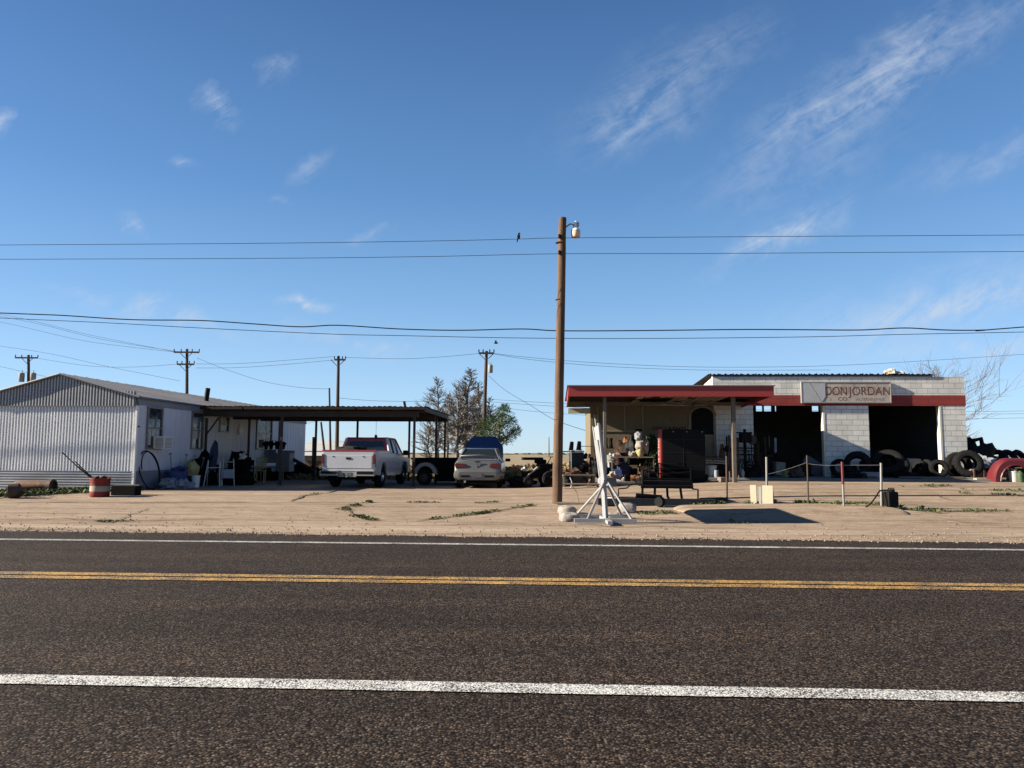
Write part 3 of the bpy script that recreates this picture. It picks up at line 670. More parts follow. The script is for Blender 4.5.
b.build('soffit', 'soffit', gar)
b = MB()
for v in (-3.9, -2.2, -.6): b.bb(cL+.1, cR-.1, v, v+.08, cb_+.04, cb_+.22)
for i in range(13): x = cL+.2+i*(cR-cL-.4)/12; b.bb(x, x+.05, CVF+.1, 0, cb_+.23, cb_+.36)
b.build('canopy_joists', 'darkbeam', gar)
MAT['postpaint'] = mat('brown grey post paint', (.115, .095, .078), .7, 0, .25, 2, (.06, .045, .035), thr=.58)
MAT['greypaint'] = mat('grey painted steel', (.28, .265, .25), .6, .1, .2, 2, (.13, .09, .07), thr=.6)
for px, w_ in ((605, .055), (734, .065)):
    x = wu(px, -3.85); b = MB(); b.bb(x-w_, x+w_, -3.93, -3.79, -.25, cb_+.05); b.build('canopy_post', 'postpaint', gar, bevel=.015)
# wall sign
sL, sR = wu(802.5), wu(892); sz0, sz1 = wz(847, 403), wz(847, 382.2)
MAT['signpale'] = mat('weathered sign face', (.42, .37, .32), .7, 0, .2, 2.2, (.30, .21, .17), thr=.53, bumps=.2)
MAT['signgrey'] = mat('grey sign metal', (.40, .41, .42), .6, .1, .12, 2, (.33, .32, .30), thr=.6); MAT['signbrown'] = mat('faded brown lettering', (.10, .03, .024), .8, 0, .4, 16, (.30, .22, .18), thr=.53)
MAT['signghost'] = mat('ghost lettering', (.25, .17, .14), .8, 0, .3, 12, (.42, .36, .30), thr=.5)
sgn = thing('shop_sign', 'weathered long sign board with peeling brown letters on the garage front', 'sign', siteP(gO, (sL+sR)/2, 0, gz0), YAW)
hw = (sR-sL)/2; MB().bb(-hw, hw, -.10, -.03, sz0, sz1).build('sign_board', 'signpale', sgn)
b = MB()
for a in ((-hw-.015, hw+.015, sz1-.03, sz1+.012), (-hw-.015, hw+.015, sz0-.012, sz0+.03), (-hw-.015, -hw+.02, sz0+.03, sz1-.03), (hw-.02, hw+.015, sz0+.03, sz1-.03)): b.bb(a[0], a[1], -.118, -.02, a[2], a[3])
b.build('sign_frame', 'greypaint', sgn)
sh = sz1-sz0
MB().prism([(-hw+.02, sz0+.03), (-hw+.02, sz1-.03), (-hw+.30, sz1-.03), (-hw+.74, sz0+.03)], -.112, -.1005, 'xz').build('sign_panel', 'signgrey', sgn)
MB().prism([(-hw+.33, sz1-.03), (-hw+.88, sz1-.03), (-hw+.88, sz0+.25), (-hw+.76, sz0+.04)], -.112, -.1005, 'xz').build('sign_panel', 'signgrey', sgn)
text('sign_lettering', 'DON', .46, 'signbrown', sgn, (-hw+.86, -.1016, sz0+.29), (R(90), 0, 0), .0004, sx=.78)
text('sign_lettering', 'JORDAN', .46, 'signbrown', sgn, (-hw+1.76, -.1016, sz0+.29), (R(90), 0, 0), .0004, sx=.86)
text('sign_lettering', 'DON JORDAN', .43, 'signghost', sgn, (-hw+.92, -.1008, sz0+.33), (R(90), 0, 0), .0002, sx=.86)
text('sign_lettering', '2', .17, 'signghost', sgn, (-hw+1.02, -.1016, sz0+.08), (R(90), 0, 0), .0004)
text('sign_lettering', 'CO.', .19, 'signbrown', sgn, (-hw+1.34, -.1016, sz0+.08), (R(90), 0, 0), .0004, sx=1.2)
text('sign_lettering', 'AUTO REPAIR', .16, 'signghost', sgn, (-hw+2.0, -.1016, sz0+.08), (R(90), 0, 0), .0004, sx=1.1)
# sack on the roof
MAT['sack'] = mat('pale sack', (.45, .40, .33), .9, 0, .3, 6)
def rest(name, label, cat, mb, m, px, v, z, rz=0, smooth=50, group=None):
    return mb.build(name, m, loc=siteP(gO, wu(px, v), v, gz0+z), rz=YAW+rz, smooth=smooth, props=(label, cat, group))
b = MB(); b.blob((0, 0, .06), (.24, .22, .15), .45, 9, 4); b.blob((.32, 0, .03), (.22, .2, .10), .45, 8, 9)
rest('sack', 'crumpled pale sack lying on the garage roof edge', 'sack', b, 'sack', 894, .25, zT+.1)
# ================================================================== VEHICLES
MAT['vwhite'] = mat('chalky white car paint', (.43, .44, .465), .4, 0, .08, 1.5, (.30, .28, .25), 0, coat=.3, thr=.70); MAT['vred'] = mat('dull red car paint', (.27, .018, .022), .35, 0, .12, 2, bumps=0, coat=.3)
MAT['vsilver'] = mat('champagne silver car paint', (.125, .122, .114), .4, .2, .06, 2, bumps=0, coat=.4); MAT['vblue'] = mat('dark blue car paint', (.012, .035, .12), .35, 0, .15, 2, bumps=0, coat=.4)
MAT['rubber'] = mat('old rubber', (.011, .0108, .011), .85, 0, .4, 5, (.024, .022, .02), .3, thr=.64); MAT['chrome'] = mat('dull chrome', (.5, .5, .5), .25, .9, .1, 3, bumps=0)
MAT['tail'] = mat('red tail light lens', (.10, .006, .006), .2, 0, .1, bumps=0); MAT['cglass'] = glass('tinted car glass', (.012, .016, .016), .05); MAT['plate'] = mat('licence plate', (.11, .115, .13), .6, 0, .3, 25)
MAT['under'] = mat('black underbody', (.005, .0048, .005), .9)
def wheel_mb(Rr, wd, ri, inner=True):
    t = MB(); h = wd/2
    t.lathe([(ri, -h*.8), (ri+.02, -h*.95), (Rr*.82, -h), (Rr*.96, -h*.82), (Rr, -h*.5), (Rr, h*.5), (Rr*.96, h*.82), (Rr*.82, h), (ri+.02, h*.95), (ri, h*.8)], 28, axis='x', closed=True)
    r = MB(); r.lathe([(ri, -h*.78), (ri*.85, -h*.3), (ri*.85, h*.3), (ri, h*.78)], 20, axis='x', closed=True)
    r.lathe([(.001, h*.45), (ri*.5, h*.5), (ri*.86, h*.28), (ri*.86, h*.2), (.001, h*.2)], 20, axis='x')
    r.lathe([(.001, -h*.2), (ri*.86, -h*.2), (ri*.86, -h*.28), (ri*.5, -h*.5), (.001, -h*.45)], 20, axis='x')
    return t, r
def add_wheel(root, x, y, Rr, wd, ri):
    t, r = wheel_mb(Rr, wd, ri); t.v = [(a+x, b+y, c+Rr) for a, b, c in t.v]; r.v = [(a+x, b+y, c+Rr) for a, b, c in r.v]
    w_ = t.build('wheel', 'rubber', root, smooth=40); r.build('rim', 'chrome', w_, smooth=40)
# ---- pickup (rear at y=0, nose towards +y)
gp = GX(348, 26.4)
tr = thing('pickup_truck', 'white extended-cab pickup truck with a red cab top parked rear-first in front of the carport', 'pickup truck', gp, R(-5.5))
ww = .97
def arch(cy, r, z0, n=12): return [(cy+r*math.cos(t), z0+r*math.sin(t)) for t in [math.pi-math.pi*i/n for i in range(n+1)]]
def side_outline():
    return [(.06, .50)]+[(.62, .44)]+arch(1.15, .46, .46)+[(1.75, .40), (3.6, .40)]+arch(4.35, .46, .46)+[(4.95, .44), (5.25, .50), (5.33, .70), (5.30, 1.02), (4.0, 1.13), (3.95, 1.22), (2.05, 1.24), (2.04, 1.30), (.05, 1.30), (.03, .9)]
for sgn in (-1, 1):
    pl = side_outline(); b = MB(); a, c = (ww-.05, ww) if sgn > 0 else (-ww, -ww+.05); b.prism(pl, a, c)
    # wheel-arch lips and mouldings
    for cy in (1.15, 4.35): b.tube([(sgn*(ww+.01), y, z) for y, z in arch(cy, .475, .46)], .022, 5)
    b.bb(sgn*ww, sgn*(ww+.012), 1.75, 3.6, .66, .70); b.bb(sgn*ww, sgn*(ww+.008), .1, .62, .80, .83)
    b.build('body_side', 'vwhite', tr, bevel=.012)
b = MB(); b.bb(-ww+.052, ww-.052, .03, .075, .60, 1.30); b.bb(-ww+.12, ww-.12, .015, .03, .70, 1.16); b.build('tailgate', 'vwhite', tr, bevel=.012)
MB().bb(-.09, .09, .0, .014, 1.02, 1.09).build('tailgate_handle', 'black', tr)
for sgn in (-1, 1): MB().bb(sgn*.55-.03, sgn*.55+.03, .006, .014, 1.10, 1.13).build('emblem', 'black', tr)
b = MB(); b.bb(-ww, ww, .02, .07, 1.303, 1.352); b.bb(-ww, -ww+.07, .072, 2.0, 1.303, 1.335); b.bb(ww-.07, ww, .072, 2.0, 1.303, 1.335); b.build('bed_rail', 'vred', tr)
b = MB(); b.bb(-ww+.055, ww-.055, .08, 2.03, .72, .76); b.bb(-ww+.055, ww-.055, 1.98, 2.03, .765, 1.32); b.build('bed', 'under', tr)
b = MB(); b.bb(-.7, .3, .7, 1.7, 1.1, 1.36); b.blob((-.3, 1.2, 1.35), (.6, .4, .14), .4, 8, 3); b.build('bed_load', 'dark', tr, smooth=40)
for sgn in (-1, 1):
    MB().bb(sgn*(ww-.08), sgn*(ww+.004), -.004, .1, .86, 1.2).build('tail_light', 'tail', tr, bevel=.01); MB().bb(sgn*(ww-.078), sgn*(ww+.002), -.006, .1, .76, .85).build('reverse_light', 'plate', tr)
b = MB(); b.bb(-ww-.02, -.32, -.13, .03, .44, .62); b.bb(.32, ww+.02, -.13, .03, .44, .62); b.bb(-.32, .32, -.07, .03, .40, .58); b.bb(-ww+.1, -.35, -.10, .02, .62, .63)
b.build('rear_bumper', 'greypaint', tr, bevel=.02)
MB().bb(-ww+.02, -.36, -.136, -.131, .5, .60).build('bumper_pad', 'black', tr); MB().bb(.36, ww-.02, -.136, -.131, .5, .60).build('bumper_pad', 'black', tr)
MB().bb(-.15, .15, -.08, -.072, .44, .56).build('licence_plate', 'plate', tr)
b = MB(); b.tube([(0, -.14, .42), (0, .5, .42)], .03, 8); b.blob((0, -.14, .49), (.035, .035, .035), 0, 6, 0, False); b.build('tow_hitch', 'chrome', tr)
b = MB(); b.bb(-.75, .75, .1, 5.2, .42, .60); b.bb(-.5, .5, 1.0, 1.3, .3, .5); b.build('chassis', 'under', tr)
b = MB(); b.bb(-ww+.052, ww-.052, 3.95, 5.28, .5, 1.09); b.bb(-ww+.06, ww-.06, 2.04, 3.95, .5, 1.22); b.build('nose', 'vwhite', tr, bevel=.03)
MB().bb(-ww, ww, 5.29, 5.42, .42, .66).build('front_bumper', 'chrome', tr, bevel=.03)
# greenhouse
def ring(y0, y1, z0, hw0, z1, hw1, yt0, yt1): return None
zb, zt = 1.235, 1.83; hb, ht = .93, .76
cab = [(2.06, zb, hb), (2.22, zt-.03, ht), (2.42, zt+.02, ht), (3.42, zt+.01, ht-.01), (3.62, zt-.05, ht-.02), (4.22, zb-.08, hb-.03)]
b = MB(); n = len(cab)
b.v = [(-h, y, z) for y, z, h in cab]+[(h, y, z) for y, z, h in cab]; b.f = [(i, i+1, n+i+1, n+i) for i in range(0, 4)]
b.build('cab_roof', 'vred', tr)
MB().add([(-hb+.17, 2.045, zb+.08), (hb-.17, 2.045, zb+.08), (ht-.12, 2.165, zt-.13), (-ht+.12, 2.165, zt-.13)], [(0, 1, 2, 3)]).build('rear_window', 'cglass', tr)
MB().add([(-hb+.03, 4.2, zb-.07), (hb-.03, 4.2, zb-.07), (ht-.02, 3.6, zt-.05), (-ht+.02, 3.6, zt-.05)], [(3, 2, 1, 0)]).build('windshield', 'cglass', tr)
for sgn in (-1, 1):
    MB().add([(sgn*hb, 2.1, zb), (sgn*hb, 4.15, zb-.05), (sgn*ht, 3.6, zt-.05), (sgn*ht, 2.26, zt-.04)], [(0, 1, 2, 3)]).build('side_window', 'cglass', tr)
    b = MB(); e = .004
    for p, q, r_ in (((hb+e, 2.06, zb), (ht+e, 2.23, zt-.02), .045), ((hb+e, 4.2, zb-.08), (ht+e, 3.62, zt-.05), .035), ((hb+e, 2.75, zb), (ht+e, 2.80, zt-.02), .035), ((hb+e, 3.42, zb), (ht+.03, 3.30, zt-.02), .018), ((ht, 2.22, zt-.01), (ht-.01, 3.6, zt-.03), .035), ((hb, 2.06, zb), (hb, 4.2, zb-.06), .03)):
        b.tube([(sgn*p[0], p[1], p[2]), (sgn*q[0], q[1], q[2])], r_, 5)
    b.build('window_pillars', 'vred', tr)
    m_ = MB().box((sgn*(ww+.16), 3.85, 1.26), (.2, .12, .2)).build('side_mirror', 'black', tr, bevel=.03)
b = MB()
b.tube([(-hb-.01, 2.03, zb+.01), (-ht-.03, 2.19, zt-.02)], .042, 5); b.tube([(hb+.01, 2.03, zb+.01), (ht+.03, 2.19, zt-.02)], .042, 5); b.tube([(-hb, 2.03, zb+.04), (hb, 2.03, zb+.04)], .03, 5)
b.build('rear_window_frame', 'vwhite', tr)
MB().bb(-.18, .18, 2.18, 2.24, zt-.035, zt+.015).build('brake_light', 'tail', tr); MB().bb(.22, .3, 2.5, 2.6, zt, zt+.12).tube([(.26, 2.55, zt+.1), (.26, 2.56, zt+.75)], .006, 4).build('antenna', 'black', tr)
MB().add([(-.6, 2.06, 1.3), (.2, 2.06, 1.3), (.15, 2.22, 1.7), (-.5, 2.22, 1.7)], [(0, 1, 2, 3)])
for x in (-ww+.14, ww-.14):
    for y in (1.15, 4.35): add_wheel(tr, x, y, .40, .27, .21)
MB().blob((0, 2.3, .3), (.3, .4, .12), .1, 6).build('fuel_tank', 'under', tr)
for sgn in (-1, 1): MB().bb(sgn*.68, sgn*.94, .64, .67, .22, .52).build('mud_flap', 'under', tr)
# ---- silver sedan with its bonnet up (bonnet blue)
def car_loft(stations, nseg=10):
    """stations: (y, half width, z bottom, z shoulder, z top, tumble) -> closed skin"""
    b = MB(); per = 2*nseg
    for (y, hw_, z0, zs, zt_, tb) in stations:
        prof = [(0, z0), (hw_*.8, z0), (hw_*.97, z0+.08), (hw_, (z0+zs)/2), (hw_*.985, zs-.04), (hw_*.95, zs), (hw_*tb, zt_-.01), (hw_*tb*.6, zt_), (0, zt_)]
        b.v += [(x, y, z) for x, z in prof]+[(-x, y, z) for x, z in prof[-2:0:-1]]
    m = 16
    for i in range(len(stations)-1):
        for k in range(m): k2 = (k+1) % m; b.f.append((i*m+k, i*m+k2, (i+1)*m+k2, (i+1)*m+k))
    b.f.append(tuple(range(m))); b.f.append(tuple(len(b.v)-m+k for k in reversed(range(m)))); return b
gp = GX(477.5, 26.9)
sdn = thing('sedan', 'silver compact sedan seen from behind with its blue hood raised', 'car', gp, R(-2))
st = [(.0, .70, .36, .62, .64, .9), (.03, .80, .30, .66, .70, .92), (.10, .85, .26, .88, .97, .84), (.25, .865, .24, .92, 1.05, .80), (.55, .87, .22, .93, 1.06, .80), (1.0, .87, .2, .93, 1.03, .84), (2.6, .87, .2, .93, .98, .86), (3.1, .86, .2, .90, .96, .86), (3.9, .84, .22, .80, .84, .85), (4.3, .78, .26, .68, .72, .8), (4.42, .66, .32, .6, .62, .7)]
b = car_loft(st); b.build('body', 'vsilver', sdn, smooth=38)
gh = [(.62, .66, 1.045), (1.18, .55, 1.41), (1.5, .555, 1.46), (2.2, .55, 1.455), (2.45, .54, 1.42), (3.15, .68, .965)]
b = MB(); n = len(gh)
b.v = [(-h, y, z) for y, h, z in gh]+[(h, y, z) for y, h, z in gh]; b.f = [(i, i+1, n+i+1, n+i) for i in (1, 2, 3)]
b.v = [(x*1.04, y, z+.008) for x, y, z in b.v]; b.build('roof', 'vsilver', sdn, smooth=60)
MB().add([(-.70, .6, 1.03), (.70, .6, 1.03), (.56, 1.2, 1.415), (-.56, 1.2, 1.415)], [(0, 1, 2, 3)]).build('rear_window', 'cglass', sdn)
MB().add([(-.72, 3.1, .96), (.72, 3.1, .96), (.55, 2.42, 1.42), (-.55, 2.42, 1.42)], [(3, 2, 1, 0)]).build('windshield', 'cglass', sdn)
for sgn in (-1, 1):
    MB().add([(sgn*.83, .75, .96), (sgn*.83, 3.0, .95), (sgn*.57, 2.42, 1.42), (sgn*.57, 1.22, 1.42)], [(0, 1, 2, 3)]).build('side_window', 'cglass', sdn)
    b = MB()
    for p, q in (((.77, .58, .99), (.575, 1.2, 1.43)), ((.575, 1.2, 1.43), (.575, 2.42, 1.43)), ((.575, 2.42, 1.43), (.78, 3.15, .97)), ((.83, 1.9, .95), (.58, 1.85, 1.43)), ((.835, .7, .95), (.835, 3.05, .95))):
        b.tube([(sgn*p[0], p[1], p[2]), (sgn*q[0], q[1], q[2])], .034, 6)
    b.build('window_pillars', 'vsilver', sdn, smooth=60)
    MB().prism([(sgn*.42, .76), (sgn*.80, .72), (sgn*.83, .84), (sgn*.80, .90), (sgn*.46, .88)], .02, .095, 'xz').build('tail_light', 'tail', sdn, bevel=.01)
    MB().box((sgn*.99, 2.65, 1.0), (.2, .1, .12)).build('side_mirror', 'black', sdn, bevel=.03)
b = MB(); b.tube([(-.66, .22, 1.06), (-.62, .14, 1.16), (0, .10, 1.19), (.62, .14, 1.16), (.66, .22, 1.06)], .028, 6); b.build('spoiler', 'vsilver', sdn, smooth=60)
b = car_loft([(-.10, .70, .34, .54, .60, .9), (-.07, .83, .30, .58, .63, .95), (.08, .87, .28, .60, .64, .95)]); b.build('rear_bumper', 'vsilver', sdn, smooth=38)
for x0, x1 in ((-.6, -.28), (.28, .6)): MB().bb(x0, x1, -.112, -.10, .40, .47).build('bumper_recess', 'black', sdn)
MB().bb(-.17, .17, -.12, -.103, .40, .55).build('licence_plate', 'plate', sdn); MB().bb(-.006, .006, .034, .05, .72, .98).build('trunk_seam', 'black', sdn)
MB().bb(-.10, .10, .04, .055, .93, .97).build('trunk_lock', 'black', sdn)
MB().tube([(-.45, -.05, .24), (-.45, .4, .24)], .045, 8).build('exhaust', 'chrome', sdn)
b = MB(); b.bb(-.7, .7, .05, 4.2, .17, .3); b.build('underbody', 'under', sdn)
for x in (-.76, .76):
    for y in (.85, 3.45): add_wheel(sdn, x, y, .30, .19, .18)
def hood(u, v):
    w_ = .78-.07*v**3; x = (u*2-1)*w_; cur = .05*(1-(2*u-1)**4); yy_ = 3.12+.30*v; z = .98+.96*v-.30*max(0, abs(2*u-1)-.62)**1.6*6*(v**4)
    return (x, yy_-cur-.05*math.sin(v*3.1), z)
b = MB(); b.grid(hood, 16, 10); b.grid(lambda u, v: Vector(hood(1-u, v))+Vector((0, .035, 0)), 16, 10); o = b.build('hood', 'vblue', sdn, smooth=60); o['label'] = 'blue raised hood'
# ---- derelict pickup bed / trailer with grey fender, right of the truck
gp = GX(431, 29.5)
tl = thing('utility_trailer', 'black low trailer with a grey wheel fender parked under the carport edge', 'trailer', gp, R(-8))
b = MB(); b.bb(-.78, .95, 0, 3.0, .45, 1.02); b.bb(-.83, .99, -.03, 3.05, 1.0, 1.07)
for x in (-.5, -.1, .3, .7): b.bb(x, x+.05, -.03, 0, .45, 1.0)
b.build('box', 'under', tl)
b = MB(); pl = arch(-.06, .47, .42, 14); pi = arch(-.06, .33, .42, 14)
for (a0, c0), (a1, c1), (d0_, e0), (d1_, e1) in zip(pl, pl[1:], pi, pi[1:]): b.add([(a0-.1, -.05, c0), (a1-.1, -.05, c1), (d1_-.1, -.05, e1), (d0_-.1, -.05, e0), (a0-.1, -.3, c0), (a1-.1, -.3, c1), (d1_-.1, -.3, e1), (d0_-.1, -.3, e0)], [(0, 1, 2, 3), (7, 6, 5, 4), (0, 4, 5, 1), (3, 2, 6, 7)])
b.build('fender', 'greypaint', tl, smooth=40)
t, r_ = wheel_mb(.31, .2, .17)
for mbx in (t, r_): mbx.v = [(-.22+b_, -.17+a_, c_+.31) for a_, b_, c_ in mbx.v]
w_ = t.build('wheel', 'rubber', tl, smooth=40); r_.build('rim', 'steel', w_, smooth=40)
MB().bb(.2, .9, .1, 2.8, .15, .44).build('frame', 'under', tl)
# ================================================================== POLES
def utility_pole(name, label, px, ytop, Y, r, arms=(), cans=(), lean=0, cat='utility pole', brace=False, mt='farpole'):
    g = GX(px, Y); g.z -= .05; top = P(px+lean, ytop, Y)-g; t = thing(name, label, cat, g)
    n = 7; pts = [Vector((top.x*i/n, 0, top.z*i/n)) for i in range(n+1)]
    MB().tube(pts, [r*(1-.35*i/n) for i in range(n+1)], 10).build('pole', mt, t, smooth=50)
    for (x0, x1, y) in arms:
        a = P(x0, y, Y)-g; c = P(x1, y, Y)-g; b = MB(); b.box(((a.x+c.x)/2, -r, (a.z+c.z)/2), (abs(c.x-a.x), .12, .13)); o = b.build('crossarm', mt, t)
        for k in (0, .28, .72, 1):
            x = a.x+(c.x-a.x)*k; MB().lathe([(.03, 0), (.05, .08), (.03, .12), (.055, .18), (.02, .24)], 8, (x, -r, a.z+.05)).build('insulator', 'black', o)
        b = MB(); b.tube([(top.x*.96-.55, -r, a.z), (top.x*.95, -r, a.z-.55), (top.x*.96+.55, -r, a.z)], .03, 4); b.build('arm_brace', mt, o)
    for (x0, y0, y1) in cans:
        a = P(x0, y1, Y)-g; c = P(x0, y0, Y)-g; hh = c.z-a.z; rr = hh*.29
        b = MB(); b.lathe([(rr*.9, 0), (rr, .03), (rr, hh*.92), (rr*.7, hh)], 12, (a.x, -r, a.z)); b.tube([(a.x, -r, a.z+hh), (a.x, -r, a.z+hh*1.3)], .05, 5); b.build('transformer', 'greypaint', t, smooth=40)
    return t
MAT['farpole'] = mat('dark aged pole', (.07, .05, .038), .9, 0, .3, 2)
utility_pole('utility_pole', 'dark utility pole with two transformers and a crossarm behind the gable roof', 28.5, 355, 68, .17, ((16.5, 39, 358),), ((22.5, 373, 382), (34, 373, 382)))
utility_pole('utility_pole', 'utility pole with two stacked crossarms rising behind the mobile home roof', 186.5, 349, 62, .17, ((175, 200, 352.5), (178, 195, 364.5)), lean=.5)
utility_pole('utility_pole', 'tall utility pole with a single short crossarm behind the carport and pickup', 336.5, 356, 58, .17, ((335, 346, 360),), lean=2)
utility_pole('utility_pole', 'plain thin pole without crossarm beside the tall pole behind the carport', 330.8, 388, 55, .10, lean=-1.5)
utility_pole('utility_pole', 'short tilted pole leaning over beside the pickup bed', 327, 422, 45, .09, lean=-6)
utility_pole('utility_pole', 'utility pole with one transformer standing by the bare trees behind the sedan', 482.5, 351, 54, .17, ((479, 494, 353.5),), ((490.5, 365, 373),), lean=4)
utility_pole('wooden_post', 'plain wooden post standing behind the thin carport post', 313.8, 437, 40, .12, cat='post')
for px, yt, Y, l in ((549, 437, 300, 'far off tiny power pole on the horizon, leftmost of three'), (587, 0, 0, '')):
    if l: utility_pole('utility_pole', 'tiny far off power pole on the horizon left of the big wooden pole', px, yt, Y, .22)
# foreground wooden pole with lamp
g = G(557, 503.5); Yp = g.y; top = P(562.5, 218, Yp)-g
pole = thing('street_light_pole', 'tall brown wooden pole with a white yard light at its top', 'light pole', g)
n = 16; b = MB(); b.tube([Vector((top.x*i/n+.012*mnoise.noise(Vector((i*.7, 0, 0))), .012*mnoise.noise(Vector((i*.7, 5, 0))), -.1+(top.z+.1)*i/n)) for i in range(n+1)], [.135-.028*i/n for i in range(n+1)], 18); b.build('pole', 'pole', pole, smooth=50)
def rel(px, py): return P(px, py, Yp)-g
a = rel(566, 227); c = rel(570, 224); d = rel(575, 228); MAT['lampmetal'] = mat('lamp metal', (.30, .31, .32), .4, .6, .2, 5)
MB().tube([a, c, rel(573, 224.5), d], .022, 8).build('lamp_arm', 'lampmetal', pole, smooth=50)
q = rel(575.7, 231); MAT['globe'] = mat('lamp globe', (.62, .40, .24), .4, 0, .15, 9, (.66, .58, .5), thr=.5, bumps=0)
u = .0245                               # one photo pixel at the pole, metres
lh = MB().lathe([(.13*1.0, -.0), (.12, .04), (.06, .09), (.045, .12), (.05, .22), (.035, .27), (.001, .29)], 16, q).build('lamp_head', 'whitetrim', pole, smooth=40)
MB().lathe([(.02, .13), (.052, .12), (.055, .23), (.03, .25)], 12, q+Vector((.045, 0, .01))).build('photocell', 'lampmetal', lh, smooth=40)
MB().lathe([(.12, 0), (.128, -.02), (.128, -.15), (.115, -.18), (.001, -.185)], 16, q).build('lamp_globe', 'globe', pole, smooth=40)
for py in (237.5, 253.5): MB().lathe([(.03, -.06), (.045, -.02), (.03, .0), (.045, .03), (.02, .06)], 8, rel(559.3, py)+Vector((0, -.12, 0))).build('insulator', 'black', pole)
for py in (243, 300, 420): MB().lathe([(.124 if py > 300 else .117, 0), (.126 if py > 300 else .119, .012)], 14, rel(559.5 if py < 400 else 558, py)).build('metal_band', 'steel', pole)
MB().tube([rel(564, 231), rel(563.9, 260)], .008, 4).build('cable', 'black', pole)
# ================================================================== WIRES
MAT['wire'] = mat('black wire', (.02, .022, .028), .6, 0, .1, bumps=0)
def wire(label, pts, Y, r, group=None, name='power_line', Y1=None):
    Y1 = Y if Y1 is None else Y1; q = []
    for i in range(len(pts)-1):
        p0 = pts[max(i-1, 0)]; p1, p2 = pts[i], pts[i+1]; p3 = pts[min(i+2, len(pts)-1)]
        for k in range(8):
            t = k/8
            q.append(tuple(.5*(2*p1[j]+(-p0[j]+p2[j])*t+(2*p0[j]-5*p1[j]+4*p2[j]-p3[j])*t*t+(-p0[j]+3*p1[j]-3*p2[j]+p3[j])*t**3) for j in (0, 1)))
    q.append(pts[-1]); x0, x1 = pts[0][0], pts[-1][0]
    return MB().tube([P(x, y, Y+(Y1-Y)*(x-x0)/(x1-x0)) for x, y in q], r, 5).build(name, 'wire', smooth=60, world=False, props=(label, 'cable', group))
def longwire(label, pts, Y, r, **k):
    a, b_ = pts[0], pts[1]; s0 = (b_[1]-a[1])/(b_[0]-a[0]); a, b_ = pts[-2], pts[-1]; s1 = (b_[1]-a[1])/(b_[0]-a[0])
    return wire(label, [(pts[0][0]-500, pts[0][1]-s0*500)]+pts+[(pts[-1][0]+500, pts[-1][1]+s1*500)], Y+.9, r, Y1=Y-1.7, **k)
longwire('uppermost thin wire carrying the small bird, running past the lamp pole', [(0, 245), (270, 243.2), (430, 241), (520, 239), (557, 238), (700, 237), (860, 236), (1024, 235)], Yp, .0072)
longwire('thin wire just below the uppermost wire, tied to the lamp pole', [(0, 259.3), (270, 258.3), (430, 256.5), (557, 253.8), (700, 253.5), (860, 252.5), (1024, 251.5)], Yp, .0072)
longwire('thick black wavy cable crossing the whole sky above the buildings', [(0, 313), (60, 315.3), (130, 319.6), (200, 320.5), (255, 324), (300, 326.8), (338, 325.3), (400, 329), (460, 330.3), (522, 329), (560, 330.8), (640, 330.6), (740, 329.5), (800, 329.7), (860, 330), (905, 328), (945, 330), (985, 330), (1024, 327)], Yp+3, .018)
longwire('thinner straight cable hanging right under the thick wavy cable', [(0, 318), (110, 323), (200, 328), (330, 334), (400, 335.6), (520, 338), (640, 338.5), (800, 337), (900, 334.5), (1024, 332)], Yp+3, .010)
GW = 'distant power lines strung between the far poles'
